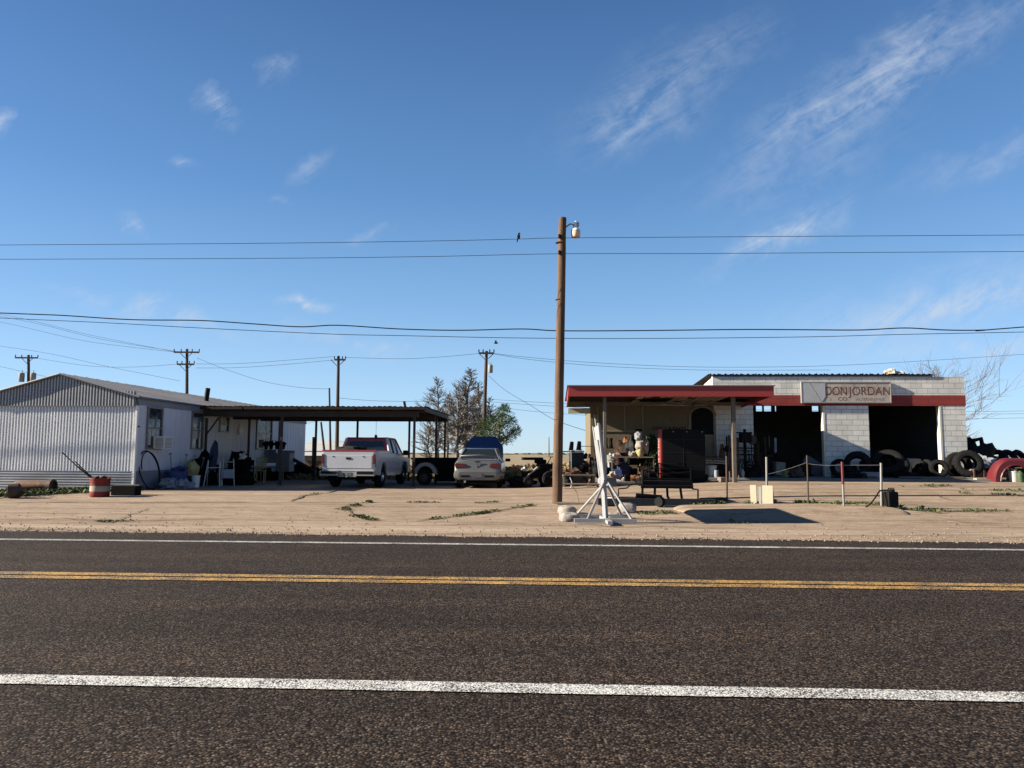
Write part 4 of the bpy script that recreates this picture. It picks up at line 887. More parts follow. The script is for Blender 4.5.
for lab, pts, Y, Y1 in (
    ('distant line, topmost of three descending from upper left to the two-armed pole', [(-60, 306), (30, 322), (100, 339), (177, 351.5)], 70, 62),
    ('distant line, middle of three descending from upper left to the two-armed pole', [(-60, 304), (20, 318), (90, 335), (176, 352)], 70, 62),
    ('distant line, lowest of three descending from upper left to the two-armed pole', [(-60, 310), (10, 324), (80, 340), (130, 347), (178, 352.4)], 70, 62),
    ('distant line sagging from the left frame edge over the gable to the right', [(-60, 338), (40, 352), (110, 367), (180, 381)], 70, 60),
    ('distant line between the transformer pole and the upper arm of the two-armed pole', [(39, 358.5), (90, 366), (135, 367), (178, 364)], 68, 62),
    ('distant line at far left ending at the transformer pole', [(-60, 355), (0, 366.5), (24, 372), (48, 377)], 70, 68),
    ('distant line from the two-armed pole sagging down to the plain thin pole', [(197, 358), (222, 368), (262, 381), (300, 387.5), (330, 389)], 62, 55),
    ('distant line from lower crossarm of the two-armed pole to the tall pole', [(196, 364), (240, 363.5), (290, 360), (335, 356.5)], 62, 58),
    ('lower distant line from the two-armed pole to the tall pole', [(196, 368), (240, 367.5), (290, 364), (334, 360)], 62, 58),
    ('distant line from the tall pole to the pole by the bare trees', [(346, 357.5), (400, 358.8), (440, 357), (479, 353.5)], 58, 54),
    ('distant line leaving the bare-tree pole to the right, upper of two', [(494, 353.5), (530, 357.5), (600, 363), (700, 367), (820, 366), (930, 360.5), (1100, 349)], 54, 60),
    ('distant line leaving the bare-tree pole to the right, lower of two', [(494, 354), (530, 359.5), (600, 366), (700, 370), (830, 370)], 54, 60),
    ('far line behind the pine and garage, topmost of three', [(445, 397), (492, 399.5), (560, 403.3), (700, 409), (980, 411.5), (1100, 408)], 90, 90),
    ('far line behind the pine and garage, middle of three', [(445, 399), (492, 402), (560, 406.5), (700, 413), (985, 414), (1100, 412)], 90, 90),
    ('far line behind the pine and garage, lowest of three', [(445, 402), (492, 406.5), (560, 413.5), (700, 420), (985, 418.5), (1100, 415.5)], 90, 90),
    ('slack service line dropping from the transformer pole to the shop', [(489, 376), (505, 390), (530, 405), (555, 420), (590, 432)], 54, 34),
    ('far line seen through the open carport', [(338, 398), (380, 401), (445, 401.5)], 58, 60),
    ('distant line running under the carport roof towards the far shed', [(303, 424), (318, 421), (331, 418)], 70, 56)):
    wire(lab, pts, Y, .013 if Y < 80 else .018, GW, 'distant_power_line', Y1)
MAT['bird'] = mat('dark bird feathers', (.012, .011, .012), .8)
bp = P(518.6, 239.2, Yp+.1); b = MB(); b.blob((0, 0, .07), (.045, .05, .075), .05, 8, 1, False); b.blob((.01, -.01, .155), (.03, .03, .03), .02, 6, 2, False); b.tube([(.03, -.02, .155), (.06, -.03, .15)], [.01, .002], 5); b.box((-.03, .02, -.02), (.03, .02, .10), ry=.25)
b.build('bird', 'bird', loc=bp, smooth=60, props=('small dark bird perched on the uppermost wire', 'bird'))
bp = P(496, 343, 40); b = MB(); b.blob((0, 0, 0), (.12, .06, .05), .05, 6, 1, False); b.add([(-.05, 0, .02), (.05, 0, .02), (.02, .03, .16), (-.06, .02, .14)], [(0, 1, 2, 3)])
b.build('bird', 'bird', loc=bp, smooth=60, props=('tiny dark bird flying beside the transformer pole', 'bird'))
# ================================================================== TREES
MAT['bark'] = mat('grey dead bark', (.15, .122, .10), .95, 0, .35, 3); MAT['twig'] = mat('grey brown twigs', (.145, .12, .10), .95, 0, .3, 3, bumps=0)
MAT['needle'] = mat('pine needles', (.085, .12, .04), .8, 0, .5, 1.2, bumps=0)
def branch(b, p, d, L, r, depth, rnd, droop=.0, n=4, tr=.012):
    pts = [p]; q = p; dd = d
    for i in range(n):
        dd = (dd+Vector((rnd.gauss(0, .09), rnd.gauss(0, .09), rnd.gauss(0, .07)+droop))).normalized(); q = q+dd*(L/n); pts.append(q)
    b.tube(pts, [max(tr*.7, r*(1-.6*i/n)) for i in range(n+1)], 3 if r < .04 else 5, False)
    if depth <= 0: return
    k = rnd.randint(3, 5)
    for i in range(k):
        t = rnd.uniform(.2, 1); j = min(n-1, int(t*n)); bp_ = pts[j].lerp(pts[j+1], t*n-j) if t < 1 else pts[-1]
        a = rnd.random()*6.28; side = Vector((math.cos(a), math.sin(a), rnd.uniform(-.1, .65)))
        branch(b, bp_, (dd*.9+side*.62).normalized(), L*rnd.uniform(.4, .7), max(tr, r*.6), depth-1, rnd, droop, 3, tr)
def bare_tree(label, px, ytop, Y, seed, r=.22, spread=.26, low=.25, depth=2, lean=0, nb=34, fork=False, group='bare trees behind the sedan', cat='tree', kscale=1.12, tr=.0105):
    rnd = random.Random(seed); g = GX(px, Y); g.z -= .1; hh = P(px, ytop+2, Y).z-g.z; t = thing('bare_tree', label, cat, g, 0, group)
    n = 10; pts = [Vector((lean*hh*i/n+.12*mnoise.noise(Vector((i*.5, seed, 0)))*i/3, .1*mnoise.noise(Vector((i*.5, 0, seed))), hh*i/n)) for i in range(n+1)]
    b = MB(); b.tube(pts, [max(.035, r*(1-.85*i/n)) for i in range(n+1)], 8)
    if fork: b.tube([pts[3], pts[3]+Vector((.4, .1, hh*.16)), pts[3]+Vector((.75, .1, hh*.5))], [r*.6, r*.4, .03], 6)
    b.build('trunk', 'bark', t, smooth=60); b = MB()
    nb = int(nb*2.6) if tr > .01 else int(nb*2.2)
    for i in range(nb):
        f = low+(1-low)*(i+rnd.random())/nb; j = min(n-1, int(f*n)); p = pts[j].lerp(pts[j+1], f*n-j); a = rnd.random()*6.28
        L = hh*spread*(1.1-.95*abs(f-.45)/.55)*rnd.uniform(.45, 1.0)*kscale
        branch(b, p, Vector((math.cos(a), math.sin(a), rnd.uniform(.15, .9))).normalized(), L, max(.034 if tr > .01 else .018, r*.26*(1.1-f)), depth, rnd, tr=tr)
    b.build('crown', 'twig', t); return t
bare_tree('bare dead tree at the left end of the row, crown behind the carport roof edge', 437, 377, 56, 1, .17, .22, .2, nb=34)
bare_tree('slim bare tree just right of the leftmost bare tree', 447, 392, 60, 2, .14, .20, .2, nb=26)
bare_tree('bare tree with two trunks in the middle of the row', 457, 385, 55, 3, .18, .2, .2, fork=True, nb=30)
bare_tree('tallest bare tree of the row, thick trunk left of the transformer pole', 463, 367, 58, 5, .24, .24, .22, nb=46, lean=.05)
bare_tree('bare tree right behind the blue raised hood', 472, 385, 60, 8, .17, .2, .25, nb=26, lean=.03)
bare_tree('thin bare tree just left of the transformer pole', 478, 382, 62, 11, .15, .22, .3, nb=26)
bare_tree('bare tree just right of the transformer pole beside the pine', 490, 396, 58, 13, .14, .22, .25, nb=26)
bare_tree('low bare tree with a long drooping limb seen under the carport', 428, 418, 50, 17, .12, .28, .15, nb=20)
bare_tree('wide bare bushy tree standing behind the right end of the garage', 943, 372, 44, 23, .13, .70, .02, depth=2, nb=26, tr=.007, group=None)
# pine
g = GX(497, 52); hh = P(497, 409, 52).z-g.z; pine = thing('pine_tree', 'green pine tree with loose clumps right of the bare trees', 'tree', g)
rnd = random.Random(4); b = MB(); b.tube([(0, 0, -.1), (.05, 0, hh*.4), (.15, 0, hh*.7), (.45, 0, hh*.95)], [.16, .12, .08, .03], 8)
cl = []
for (px, py, rr) in ((503, 412, .55), (507, 418, .6), (500, 420, .6), (511, 423, .45), (495, 424, .5), (504, 427, .6), (489, 419, .4), (484, 424, .45), (513, 433, .55), (516, 431, .4), (509, 438, .55), (499, 436, .5), (504, 441, .4), (490, 433, .55), (484, 437, .45), (494, 443, .4), (480, 430, .4), (487, 444, .35), (505, 407.5, .35)):
    c = P(px, py, 52)-g; c.y = rnd.uniform(-1, 1); z = min(hh*.9, max(hh*.25, c.z-.6)); tr_ = Vector((.12 if z > hh*.5 else .05, 0, z)); b.tube([tr_, tr_.lerp(c, .5)+Vector((0, 0, -.06)), c], [.05, .035, .015], 4); cl.append((c, rr))
b.build('trunk', 'bark', pine, smooth=60); b = MB()
for c, rr in cl:
    for k in range(190):
        d = Vector((rnd.gauss(0, 1), rnd.gauss(0, 1), rnd.gauss(0, .75))).normalized()*rr*.85*(rnd.random()**.5)
        q = c+d; dr = (d.normalized()+Vector((0, 0, .35))+Vector((rnd.gauss(0, .3), rnd.gauss(0, .3), rnd.gauss(0, .3)))).normalized(); s = dr.orthogonal().normalized()*.025
        l = rnd.uniform(.10, .22); b.add([q-s, q+s, q+s*.4+dr*l, q-s*.4+dr*l], [(0, 1, 2, 3)])
b.build('crown', 'needle', pine)
# far shed and the brown brush beyond the carport
MAT['shedroof'] = mat('pale shed roof', (.50, .50, .48), .6, .2, .12, .5); MAT['shedwall'] = mat('brown shed wall', (.20, .155, .11), .85, 0, .3, .6)
g = GX(297, 62); shed = thing('metal_shed', 'long low shed with a pale metal roof seen far behind the pickup', 'shed', g, R(2))
x0 = 0; x1 = (P(348, 450, 62)-g).x; ze = (P(320, 455, 62)-g).z; zr_ = (P(320, 440, 62)-g).z
b = MB(); b.bb(x0, x1, 0, 7, -.1, ze); b.build('wall', 'shedwall', shed)
b = MB(); b.add([(x0-.3, -.3, ze-.05), (x1+.3, -.3, ze-.05), (x1-.8, 3.5, zr_), (x0+.2, 3.5, zr_), (x0-.3, 7.3, ze-.05), (x1+.3, 7.3, ze-.05)], [(0, 1, 2, 3), (3, 2, 5, 4), (1, 5, 2), (0, 3, 4)]); b.build('roof', 'shedroof', shed)
b = MB(); b.bb(.8, 2.2, -.05, -.005, 0, ze-.5); b.build('door', 'steel', shed)
# ================================================================== WHITE ROADSIDE STAND (right of the pole)
MAT['wpaint'] = mat('chipped white paint', (.27, .275, .285), .6, 0, .10, 4, (.20, .185, .17), .1, thr=.64)
MAT['sandbag'] = mat('grey plastic sandbag', (.27, .24, .215), .85, 0, .3, 6, (.15, .125, .105), .4, thr=.55)
s0 = GX(604, 15.0); gS = Vector((s0.x, 15.9, 0)); gS.z = zg(gS.x, gS.y)
stand = thing('sign_stand', 'white steel sign stand seen edge-on with slanting braces right of the wooden pole', 'sign stand', gS)
def rp(px, py, Y): return P(px, py, Y)-gS
b = MB()      # board, seen edge-on, top tilting to the left
tn, tf, bn, bf = rp(599, 425, 15.6), rp(593.8, 427, 17.6), rp(605, 480, 15.6), rp(600.5, 475, 17.6)
tn.z = tf.z = (tn.z+tf.z)/2; bn.z = bf.z = (bn.z+bf.z)/2; th = Vector((.045, 0, 0))
b.add([tn, tf, bf, bn, tn+th, tf+th, bf+th, bn+th], [(0, 1, 2, 3), (7, 6, 5, 4), (0, 4, 5, 1), (1, 5, 6, 2), (2, 6, 7, 3), (3, 7, 4, 0)]); b.build('board', 'wpaint', stand)
b = MB()
for p, q in ((tn, bn), (tf, bf)): MB().tube([p+Vector((-.01, 0, .03)), q+Vector((-.01, 0, -.02))], .028, 6).build('board_rail', 'wpaint', stand)
b = MB(); pt = rp(603, 474, 15.9); pb = Vector((rp(605.5, 500, 15.9).x, 0, .04)); b.tube([pb, pt, Vector((rp(597, 440, 15.9).x, 0, rp(597, 440, 15.9).z))], .06, 4); b.build('post', 'wpaint', stand)
yA, yB = -.30, .85; xl, xr = rp(573, 517, 15.9).x, rp(634, 517, 15.9).x
b = MB(); b.box(((xl+xr)/2, yA, .06), (xr-xl, .10, .08)); b.box(((xl+xr)/2, yB, .06), (xr-xl, .10, .08)); b.box((pb.x, 0, .055), (.10, 1.5, .07)); b.build('base_frame', 'wpaint', stand)
hgt = rp(605, 482, 15.9).z
for (x, y) in ((xl+.28, yA), (xl+.15, yB), (xr-.1, yA), (xr-.15, yB)):
    MB().tube([(pb.x+(-.03 if x < 0 else .05), y*.1, hgt*.93 if y > 0 else hgt*1.0), (x, y, .09)], .028, 6).build('brace', 'wpaint', stand, smooth=60)
def sack(label, px, py, dim, m='sandbag', seed=1, rz=0, amp=.18, dz=0, name='sandbag', cat='sandbag', group=None):
    g = G(px, py); g.z += dz
    return MB().blob((0, 0, dim[2]*.5), dim, amp, 14, seed, True, .62).build(name, m, loc=g, rz=rz, smooth=60, props=(label, cat, group))
sack('grey sandbag on the near left foot of the white stand', 569.5, 520.5, (.22, .26, .115), seed=2, rz=.1, amp=.10); sack('pale sandbag behind the near one on the left foot of the white stand', 567, 513.5, (.19, .26, .12), seed=5, rz=.2, amp=.10)
sack('small pale stone between the feet of the white stand', 612.5, 517.5, (.16, .14, .07), seed=9, name='stone', cat='stone'); sack('dark grey sandbag under the right braces of the white stand', 627, 512, (.22, .20, .14), seed=12, amp=.12)
MB().lathe([(.10, 0), (.11, .2), (.05, .26), (.05, .3)], 12, axis='x').build('plastic_jug', 'whiteplastic', loc=G(608, 505)+Vector((0, 0, .1)), rz=-.5, smooth=50, props=('white plastic jug lying behind the white stand', 'jug'))
MB().bb(-.55, .55, -.12, .12, 0, .045).build('plank', 'soffit', loc=G(577, 504), rz=-.05, props=('long weathered plank on the ground behind the white stand', 'plank'))
b = MB(); b.tube([(0, 0, 0), (-.05, .1, .25), (-.16, .1, .42), (-.14, .1, .47)], .008, 4); b.build('bent_wire', 'steel', loc=G(579, 502), props=('thin bent rusty wire sticking up behind the white stand', 'wire'))
# ================================================================== FENCE POSTS
MAT['galv'] = mat('galvanised post', (.21, .21, .20), .5, .4, .15, 5, (.16, .08, .045), thr=.6)
def fpost(label, px, yb, yt, r, m='galv', lean=0):
    g = G(px, yb); t = P(px+lean, yt, g.y)-g; b = MB(); b.tube([(0, 0, -.1), t], r*.8, 8)
    return b.build('fence_post', m, loc=g, smooth=50, props=(label, 'fence post', 'short fence posts on the old pump island')), g, t
_, g1, t1 = fpost('dark rusty fence post, leftmost of the five', 727, 502, 456, .033, 'steel', -.5)
_, g2, t2 = fpost('pale fence post rising behind the cream boards', 767, 503, 457, .038, lean=-.5)
_, g3, t3 = fpost('thin dark fence post in front of the first open bay', 808.5, 505.5, 455.5, .026, 'steel', -1.5)
_, g4, t4 = fpost('fence post with a rusty red top and white bottom, in front of the block pier', 844, 508.5, 462, .036, lean=-2)
_, g5, t5 = fpost('pale galvanised fence post beside the black can', 881.5, 508.5, 463, .038, lean=-.5)
def strand(label, a, b_, sag, r=.008):
    pts = [a.lerp(b_, i/8)+Vector((0, 0, -sag*4*(i/8)*(1-i/8))) for i in range(9)]; MB().tube(pts, r, 4).build('fence_wire', 'galv', props=(label, 'wire', 'slack wires between the fence posts'))
strand('slack wire between the post behind the cream boards and the thin dark post', g2+t2*.62, g3+t3*.86, .02, .004); strand('wire between the thin dark post and the rusty red-topped post', g3+t3*.84, g4+t4*.94, .03, .004)
strand('straight wire between the red-topped post and the galvanised post', g4+t4*.93, g5+t5*.95, .0, .009)
# cream boards
g = G(761, 504.5); b = thing('board_box', 'two pale cream boards standing upright on the island with a gap between them', 'boards', g, R(-28))
MB().box((-.18, 0, .24), (.15, .05, .50), ry=-.02).build('board', 'cream', b); MB().box((.17, .0, .24), (.26, .05, .49), ry=.015).build('board', 'cream', b)
MB().box((-.02, .03, .23), (.06, .05, .44)).build('board', 'wpaint', b); MB().box((0, .25, .20), (.55, .04, .38)).build('back_board', 'soffit', b)
# black can with hose
g = G(891, 509); can = thing('metal_can', 'black square can with a curved hose beside the last fence post', 'can', g, .2)
MB().bb(-.14, .14, -.12, .12, 0, .42).build('body', 'black', can, bevel=.03); MB().lathe([(.07, .42), (.07, .47), (.03, .48)], 12, (.03, 0, 0)).build('cap', 'black', can)
MB().tube([(-.05, .05, .45), (-.28, .02, .44), (-.42, -.02, .30), (-.58, -.04, .14), (-.78, -.05, .02)], .02, 6).build('hose', 'rubber', can, smooth=60)
MB().tube([(-.08, 0, .42), (-.05, 0, .5), (.1, 0, .5), (.12, 0, .42)], .012, 5).build('handle', 'black', can)
# ================================================================== BLACK PIPE FRAME with beams on the ground
gF = G(660, 504.5); fr = thing('pipe_rack', 'low black pipe rack on four legs with bent side arms', 'pipe rack', gF, 0)
def fp(px, py, dy=0): v = P(px, py, gF.y+dy)-gF; return v
def fpoly(name, pl, r, m='black', dy=0): MB().tube([fp(x, y, dy) for x, y in pl], r, 6).build(name, m, fr, smooth=50)
MB().box(tuple((fp(641, 483.5)+fp(693, 484))/2+Vector((0, .45, 0))), ((fp(693, 484)-fp(641, 484)).x, .9, .13)).build('deck', 'black', fr); fpoly('rail', [(641, 486.5), (693, 487)], .045, dy=-.03); fpoly('rail', [(641, 478.5), (692, 480)], .022, dy=.5); fpoly('rail', [(641, 486), (693, 486.5)], .05, dy=.9)
for pl in ([(643, 470), (642, 504)], [(655, 487), (654.5, 500)], [(667, 486), (667.5, 496), (671, 503)], [(680, 486), (682.5, 503)]): fpoly('upright', pl, .032)
fpoly('side_arm', [(643, 484), (631, 484.2), (627, 488), (618.5, 488.8), (618.5, 496)], .018); fpoly('side_arm', [(690, 486.5), (693, 489), (698, 489.5), (698, 501)], .022)
fpoly('side_arm', [(618, 498.5), (634, 498), (640, 494)], .018, 'steel'); fpoly('beam', [(636, 495), (662, 497)], .05)
fpoly('rail', [(643, 470), (660, 474), (690, 472)], .016, dy=.4)
MAT['bluesteel'] = mat('blue grey painted beam', (.026, .03, .038), .6, .1, .4, 2)
MB().box((0, 0, .08), (3.0, .3, .16), rz=-.02).build('steel_beam', 'bluesteel', loc=G(656, 505), props=('long dark blue steel beam on the ground below the pipe frame', 'beam'))
MB().box((0, 0, .06), (1.5, .3, .10), rz=.05).build('steel_plate', 'bluesteel', loc=G(634, 501), props=('dark flat steel plate behind the pipe frame near the white stand', 'plate'))
MB().box((0, 0, .05), (.75, .2, .13), rz=.5).build('stone_block', 'bluesteel', loc=G(713, 502), props=('dark angled block right of the pipe frame', 'block'))
MB().lathe([(.001, -.2), (.06, -.19), (.065, .15), (.03, .2)], 12, axis='x').build('white_bottle', 'whiteplastic', loc=G(703, 504.5)+Vector((0, 0, .07)), rz=.2, smooth=40, props=('white plastic bottle lying right of the pipe frame', 'bottle'))
MB().lathe([(.12, -.07), (.14, 0), (.12, .07)], 16, axis='x').build('wheel_hub', 'black', loc=G(660, 507)+Vector((0, 0, .13)), rz=.8, smooth=40, props=('small dark wheel hub lying under the pipe frame', 'wheel hub'))
MB().box((0, 0, .02), (.55, .07, .03), rz=-.15).build('plank', 'cream', loc=G(672, 506.5), props=('short pale stick on the ground below the pipe frame', 'plank'))
# ================================================================== CLUTTER: shared makers
MAT['redp'] = mat('red plastic', (.19, .016, .014), .6, 0, .3, 4, (.10, .03, .02), .2, thr=.56)
MAT['bandwhite'] = mat('dirty white band', (.30, .28, .22), .7, 0, .3, 5, (.14, .10, .07), thr=.56); MAT['bluep'] = mat('blue tarp', (.03, .05, .16), .6, 0, .3, 5, bumps=.3); MAT['yellowp'] = mat('yellow sack', (.35, .30, .13), .8, 0, .25, 5)
MAT['greytarp'] = mat('grey tarp', (.22, .23, .26), .7, 0, .3, 4, bumps=.4); MAT['brown'] = mat('brown cloth', (.04, .024, .017), .95, 0, .4, 5); MAT['orangecloth'] = mat('orange brown plush', (.16, .065, .025), .95, 0, .3, 8)
MAT['whitecloth'] = mat('dirty white plush', (.27, .25, .21), .95, 0, .3, 9); MAT['greenleaf'] = mat('plastic greenery', (.05, .085, .035), .7, 0, .5, 7, bumps=0); MAT['rust'] = mat('rusty brown metal', (.13, .065, .04), .8, .2, .35, 3, (.24, .14, .09), thr=.55)
MAT['navy'] = mat('navy cloth', (.02, .025, .06), .8, 0, .3, 4); MAT['wood'] = mat('grey old wood', (.17, .14, .11), .9, 0, .3, 3, stretch=(.3, 3, 3)); MAT['pink'] = mat('faded pink cloth', (.20, .11, .09), .9, 0, .3, 6)
MAT['whitep'] = mat('off-white plastic', (.42, .42, .40), .6, 0, .12, 3)  # one even off-white for chairs, ladders, bottles and lettering
SLB = .055
def on_slab(px, v, dz=0.): return siteP(gO, wu(px, v), v, gz0+(SLB if v > -2.38 else zg(siteP(gO, wu(px, v), v).x, siteP(gO, wu(px, v), v).y)-gz0)+dz)
def put(name, label, cat, mb, m, loc, rz=0., smooth=50, group=None, bevel=0): return mb.build(name, m, loc=loc, rz=rz, smooth=smooth, bevel=bevel, props=(label, cat, group))
def bucket(name, label, loc, r, h, m='whiteplastic', stuff=None, cat='bucket', rz=0):
    t = thing(name, label, cat, loc, rz)
    MB().lathe([(r*.82, 0), (r*.98, h*.9), (r*1.04, h*.92), (r*1.04, h), (r*.94, h), (r*.78, .04), (.001, .04)], 18).build('body', m, t, smooth=40)
    MB().tube([(r*math.cos(a), 0, h*.9+r*.75*math.sin(a)*.5) for a in [math.pi*i/8 for i in range(9)]], .006, 4).build('handle', 'steel', t)
    if stuff: MB().blob((0, 0, h), (r*.85, r*.85, h*.3), .5, 7, 3, False).build('contents', stuff, t)
    return t
def chair(name, label, loc, rz, m='whitep', slats=3, hs=.45, hb_=.9, w_=.42):
    t = thing(name, label, 'chair', loc, rz)
    MB().bb(-w_/2, w_/2, -w_/2, w_/2, hs-.03, hs).build('seat', m, t, bevel=.01)
    for x in (-w_/2+.02, w_/2-.02):
        MB().bb(x-.018, x+.018, -w_/2, -w_/2+.036, 0, hs-.03).build('leg', m, t); MB().tube([(x, w_/2-.02, 0), (x, w_/2-.02, hs), (x, w_/2+.08, hb_)], .018, 5).build('leg', m, t)
    b = MB()
    for i in range(slats): z = hs+.12+(hb_-hs-.14)*i/max(1, slats-1); b.bb(-w_/2+.03, w_/2-.03, w_/2+.01+.05*(z-hs), w_/2+.03+.05*(z-hs), z-.035, z+.035)
    b.build('backrest', m, t); return t
def table(name, label, loc, rz, L, W_, h, m='wood', cat='table'):
    t = thing(name, label, cat, loc, rz); MB().bb(-L/2, L/2, -W_/2, W_/2, h-.04, h).build('table_top', m, t)
    for x in (-L/2+.05, L/2-.05):
        for y in (-W_/2+.05, W_/2-.05): MB().bb(x-.025, x+.025, y-.025, y+.025, 0, h-.04).build('leg', m, t)
    return t
def stepladder(name, label, loc, rz, h, w_=.38, m='whitep', n=3):
    t = thing(name, label, 'step ladder', loc, rz)
    for x in (-w_/2, w_/2): MB().tube([(x*1.1, 0, 0), (x*.8, .32, h)], .02, 5).build('rail', m, t); MB().tube([(x*1.1, .62, 0), (x*.8, .34, h)], .014, 5).build('rear_leg', m, t)
    for i in range(n): z = h*(i+1)/(n+.4); MB().bb(-w_/2*.95, w_/2*.95, .32*z/h-.06, .32*z/h+.10, z-.012, z+.012).build('step', m, t)
    return t
# --- tyres
def make_tyre(label, loc, Rr, wd, ri, yaw, lean=0., group='old tyres heaped around the garage', big=False):
    """wheel axis along local x at yaw; lean tips it over"""
    b = MB(); h = wd/2; prof = [(ri, -h*.75), (ri+.03*Rr, -h*.92), (ri+(Rr-ri)*.45, -h*1.04), (Rr*.93, -h*.92), (Rr, -h*.7), (Rr, h*.7), (Rr*.93, h*.92), (ri+(Rr-ri)*.45, h*1.04), (ri+.03*Rr, h*.92), (ri, h*.75), (ri+.04*Rr, h*.5), (Rr*.86, h*.55), (Rr*.86, -h*.55), (ri+.04*Rr, -h*.5)]
    b.lathe(prof, 32, axis='x', closed=True)
    k = 22 if big else 40
    for i in range(k):
        a = 2*math.pi*i/k
        for sgn in (-1, 1):
            p0 = (sgn*h*.1, Rr*math.cos(a), Rr*math.sin(a)); a2 = a+(.16 if big else .07); p1 = (sgn*h*.85, Rr*.985*math.cos(a2), Rr*.985*math.sin(a2)); b.tube([p0, p1], Rr*(.03 if big else .018), 4)
    o = b.build('tyre', 'rubber', smooth=40, props=(label, 'tyre', group)); o.rotation_euler = (0, lean, yaw); o.location = Vector(loc)+Vector((0, 0, Rr*math.cos(lean)+h*abs(math.sin(lean)))); return o
tA = make_tyre('black tyre standing upright against the block pier between the bays', on_slab(839, -.35), .33, .2, .18, R(80), .15)
def tyre2(label, px, v, k, yaw, lean=0, dz=0, base=tA, R0=.33, w0=.2, tilt=0):
    l = on_slab(px, v, dz); l.z += R0*k*math.cos(lean)+w0/2*k*abs(math.sin(lean)); return dup(base, l, (tilt, lean, yaw), label, None, (k, k, k))
tB = make_tyre('large tractor tyre leaning in front of the block pier, right of the upright tyre', on_slab(857, -.8), .46, .34, .25, R(70), .30, big=True)
def tyreB(label, px, v, k, yaw, lean=0, dz=0): return tyre2(label, px, v, k, yaw, lean, dz, tB, .46, .34)
tyreB('tractor tyre lying against the left edge of the second bay', 871, -.2, .9, R(75), .9); tyreB('big tyre ring leaning in the middle of the second bay, left of the steel tube', 888, -.7, 1.12, R(58), .62)
tyreB('dark tractor tyre behind the leaning ring in the second bay', 896, .3, .95, R(80), .55); tyre2('narrow tyre seen on edge, left of the pair in the second bay', 918.5, -.3, .95, R(10), .25); tyre2('narrow tyre seen on edge, right of the pair in the second bay', 925.5, -.3, 1.0, R(12), .28)
tyre2('grey dusty car tyre leaning forward at the foot of the right jamb', 938, -.9, 1.0, R(72), .35); tyreB('rear one of the two big tyres leaning on the right block pier', 957, -.45, .98, R(78), .30); tyreB('front big tyre with open centre leaning on the right block pier', 967, -.95, 1.06, R(76), .26)
tyreB('tractor tyre lying flat on the ground inside the first bay by the jamb', 835, 1.2, .8, R(40), 1.4); tyreB('big dark tyre standing on the slab just left of the steel tube in the bay', 878, .8, 1.1, R(75), .3)
# --- right of the garage
def wp(px, Y, dz=0): g = GX(px, Y); g.z += dz; return g
for i, (px, lab) in enumerate(((999, 'first tyre from the left on the row behind the red fender'), (1009, 'middle tyre on the row behind the red fender'), (1020, 'last tyre in the row behind the red fender, at the frame edge'))):
    l = wp(px, 28.6); l.z += .50+.30; dup(tA, l, (0, .5, R(70+20*i)), lab, None, (1.0, 1.0, 1.0)); l2 = l.copy(); l2.z -= .25; l2.x += .04
    dup(tA, l2, (0, 1.5, R(50*i)), lab.replace('tyre', 'lower tyre').replace(' on the row', ' under the row'), None, (1.02, 1.02, 1.02)); l3 = l.copy(); l3.z -= .5; dup(tA, l3, (0, 1.56, R(80*i)), lab.replace('tyre', 'bottom tyre').replace(' on the row', ' at the base of the row'), None, (1.05, 1.05, 1.05))
b = MB(); b.blob((0, 0, .55), (.62, .5, .85), .35, 12, 7); b.blob((.55, 0, .35), (.6, .45, .45), .3, 10, 8); b.tube([(.0, 0, 1.2), (-.05, 0, 1.45), (.25, 0, 1.52), (.3, 0, 1.2)], .09, 6); put('tarp_heap', 'tall heap under a black tarp against the right corner of the garage', 'tarp heap', b, 'black', wp(976, 28.2))
put('tarp', 'navy and grey tarp slumping down from the black heap', 'tarp', MB().blob((0, 0, .42), (.62, .4, .42), .35, 12, 3), 'greytarp', wp(984, 27.6), .3)
b = MB(); b.grid(lambda u, v: (-.75+1.5*u, -.3+.6*v, .34+.28*u*(1-v)+.03*math.sin(u*40)), 40, 3); put('metal_sheet', 'silver ribbed metal sheet sloping between the big tyre and the red fender', 'sheet metal', b, 'greypaint', wp(984, 27.0), .1)
put('board', 'long sunlit pale board on the ground in front of the big tyre', 'board', MB().box((0, 0, .08), (1.9, .16, .05), rz=-.03), 'cream', wp(977, 26.3)); put('board', 'short pale board lying beside the long sunlit board', 'board', MB().box((0, 0, .05), (.75, .2, .07), rz=.05), 'cream', wp(985, 25.9)); put('plank', 'weathered brown plank on the slab in front of the second bay', 'plank', MB().box((0, 0, .05), (2.2, .14, .05), rz=-.06), 'wood', on_slab(930, -1.6))
put('stone_block', 'pale block under the right door jamb', 'block', MB().box((0, 0, .10), (.36, .25, .16), rz=.1), 'cream', on_slab(948, -.25, .42), bevel=.03)
put('crate_stack', 'low rack of brown scrap metal under the silver sheet', 'scrap', MB().bb(-.5, .5, -.2, .2, .05, .3).bb(-.45, -.4, -.25, .25, 0, .4).bb(.3, .35, -.25, .25, 0, .42).bb(-.1, -.04, -.25, .25, 0, .36), 'rust', wp(982, 26.8))
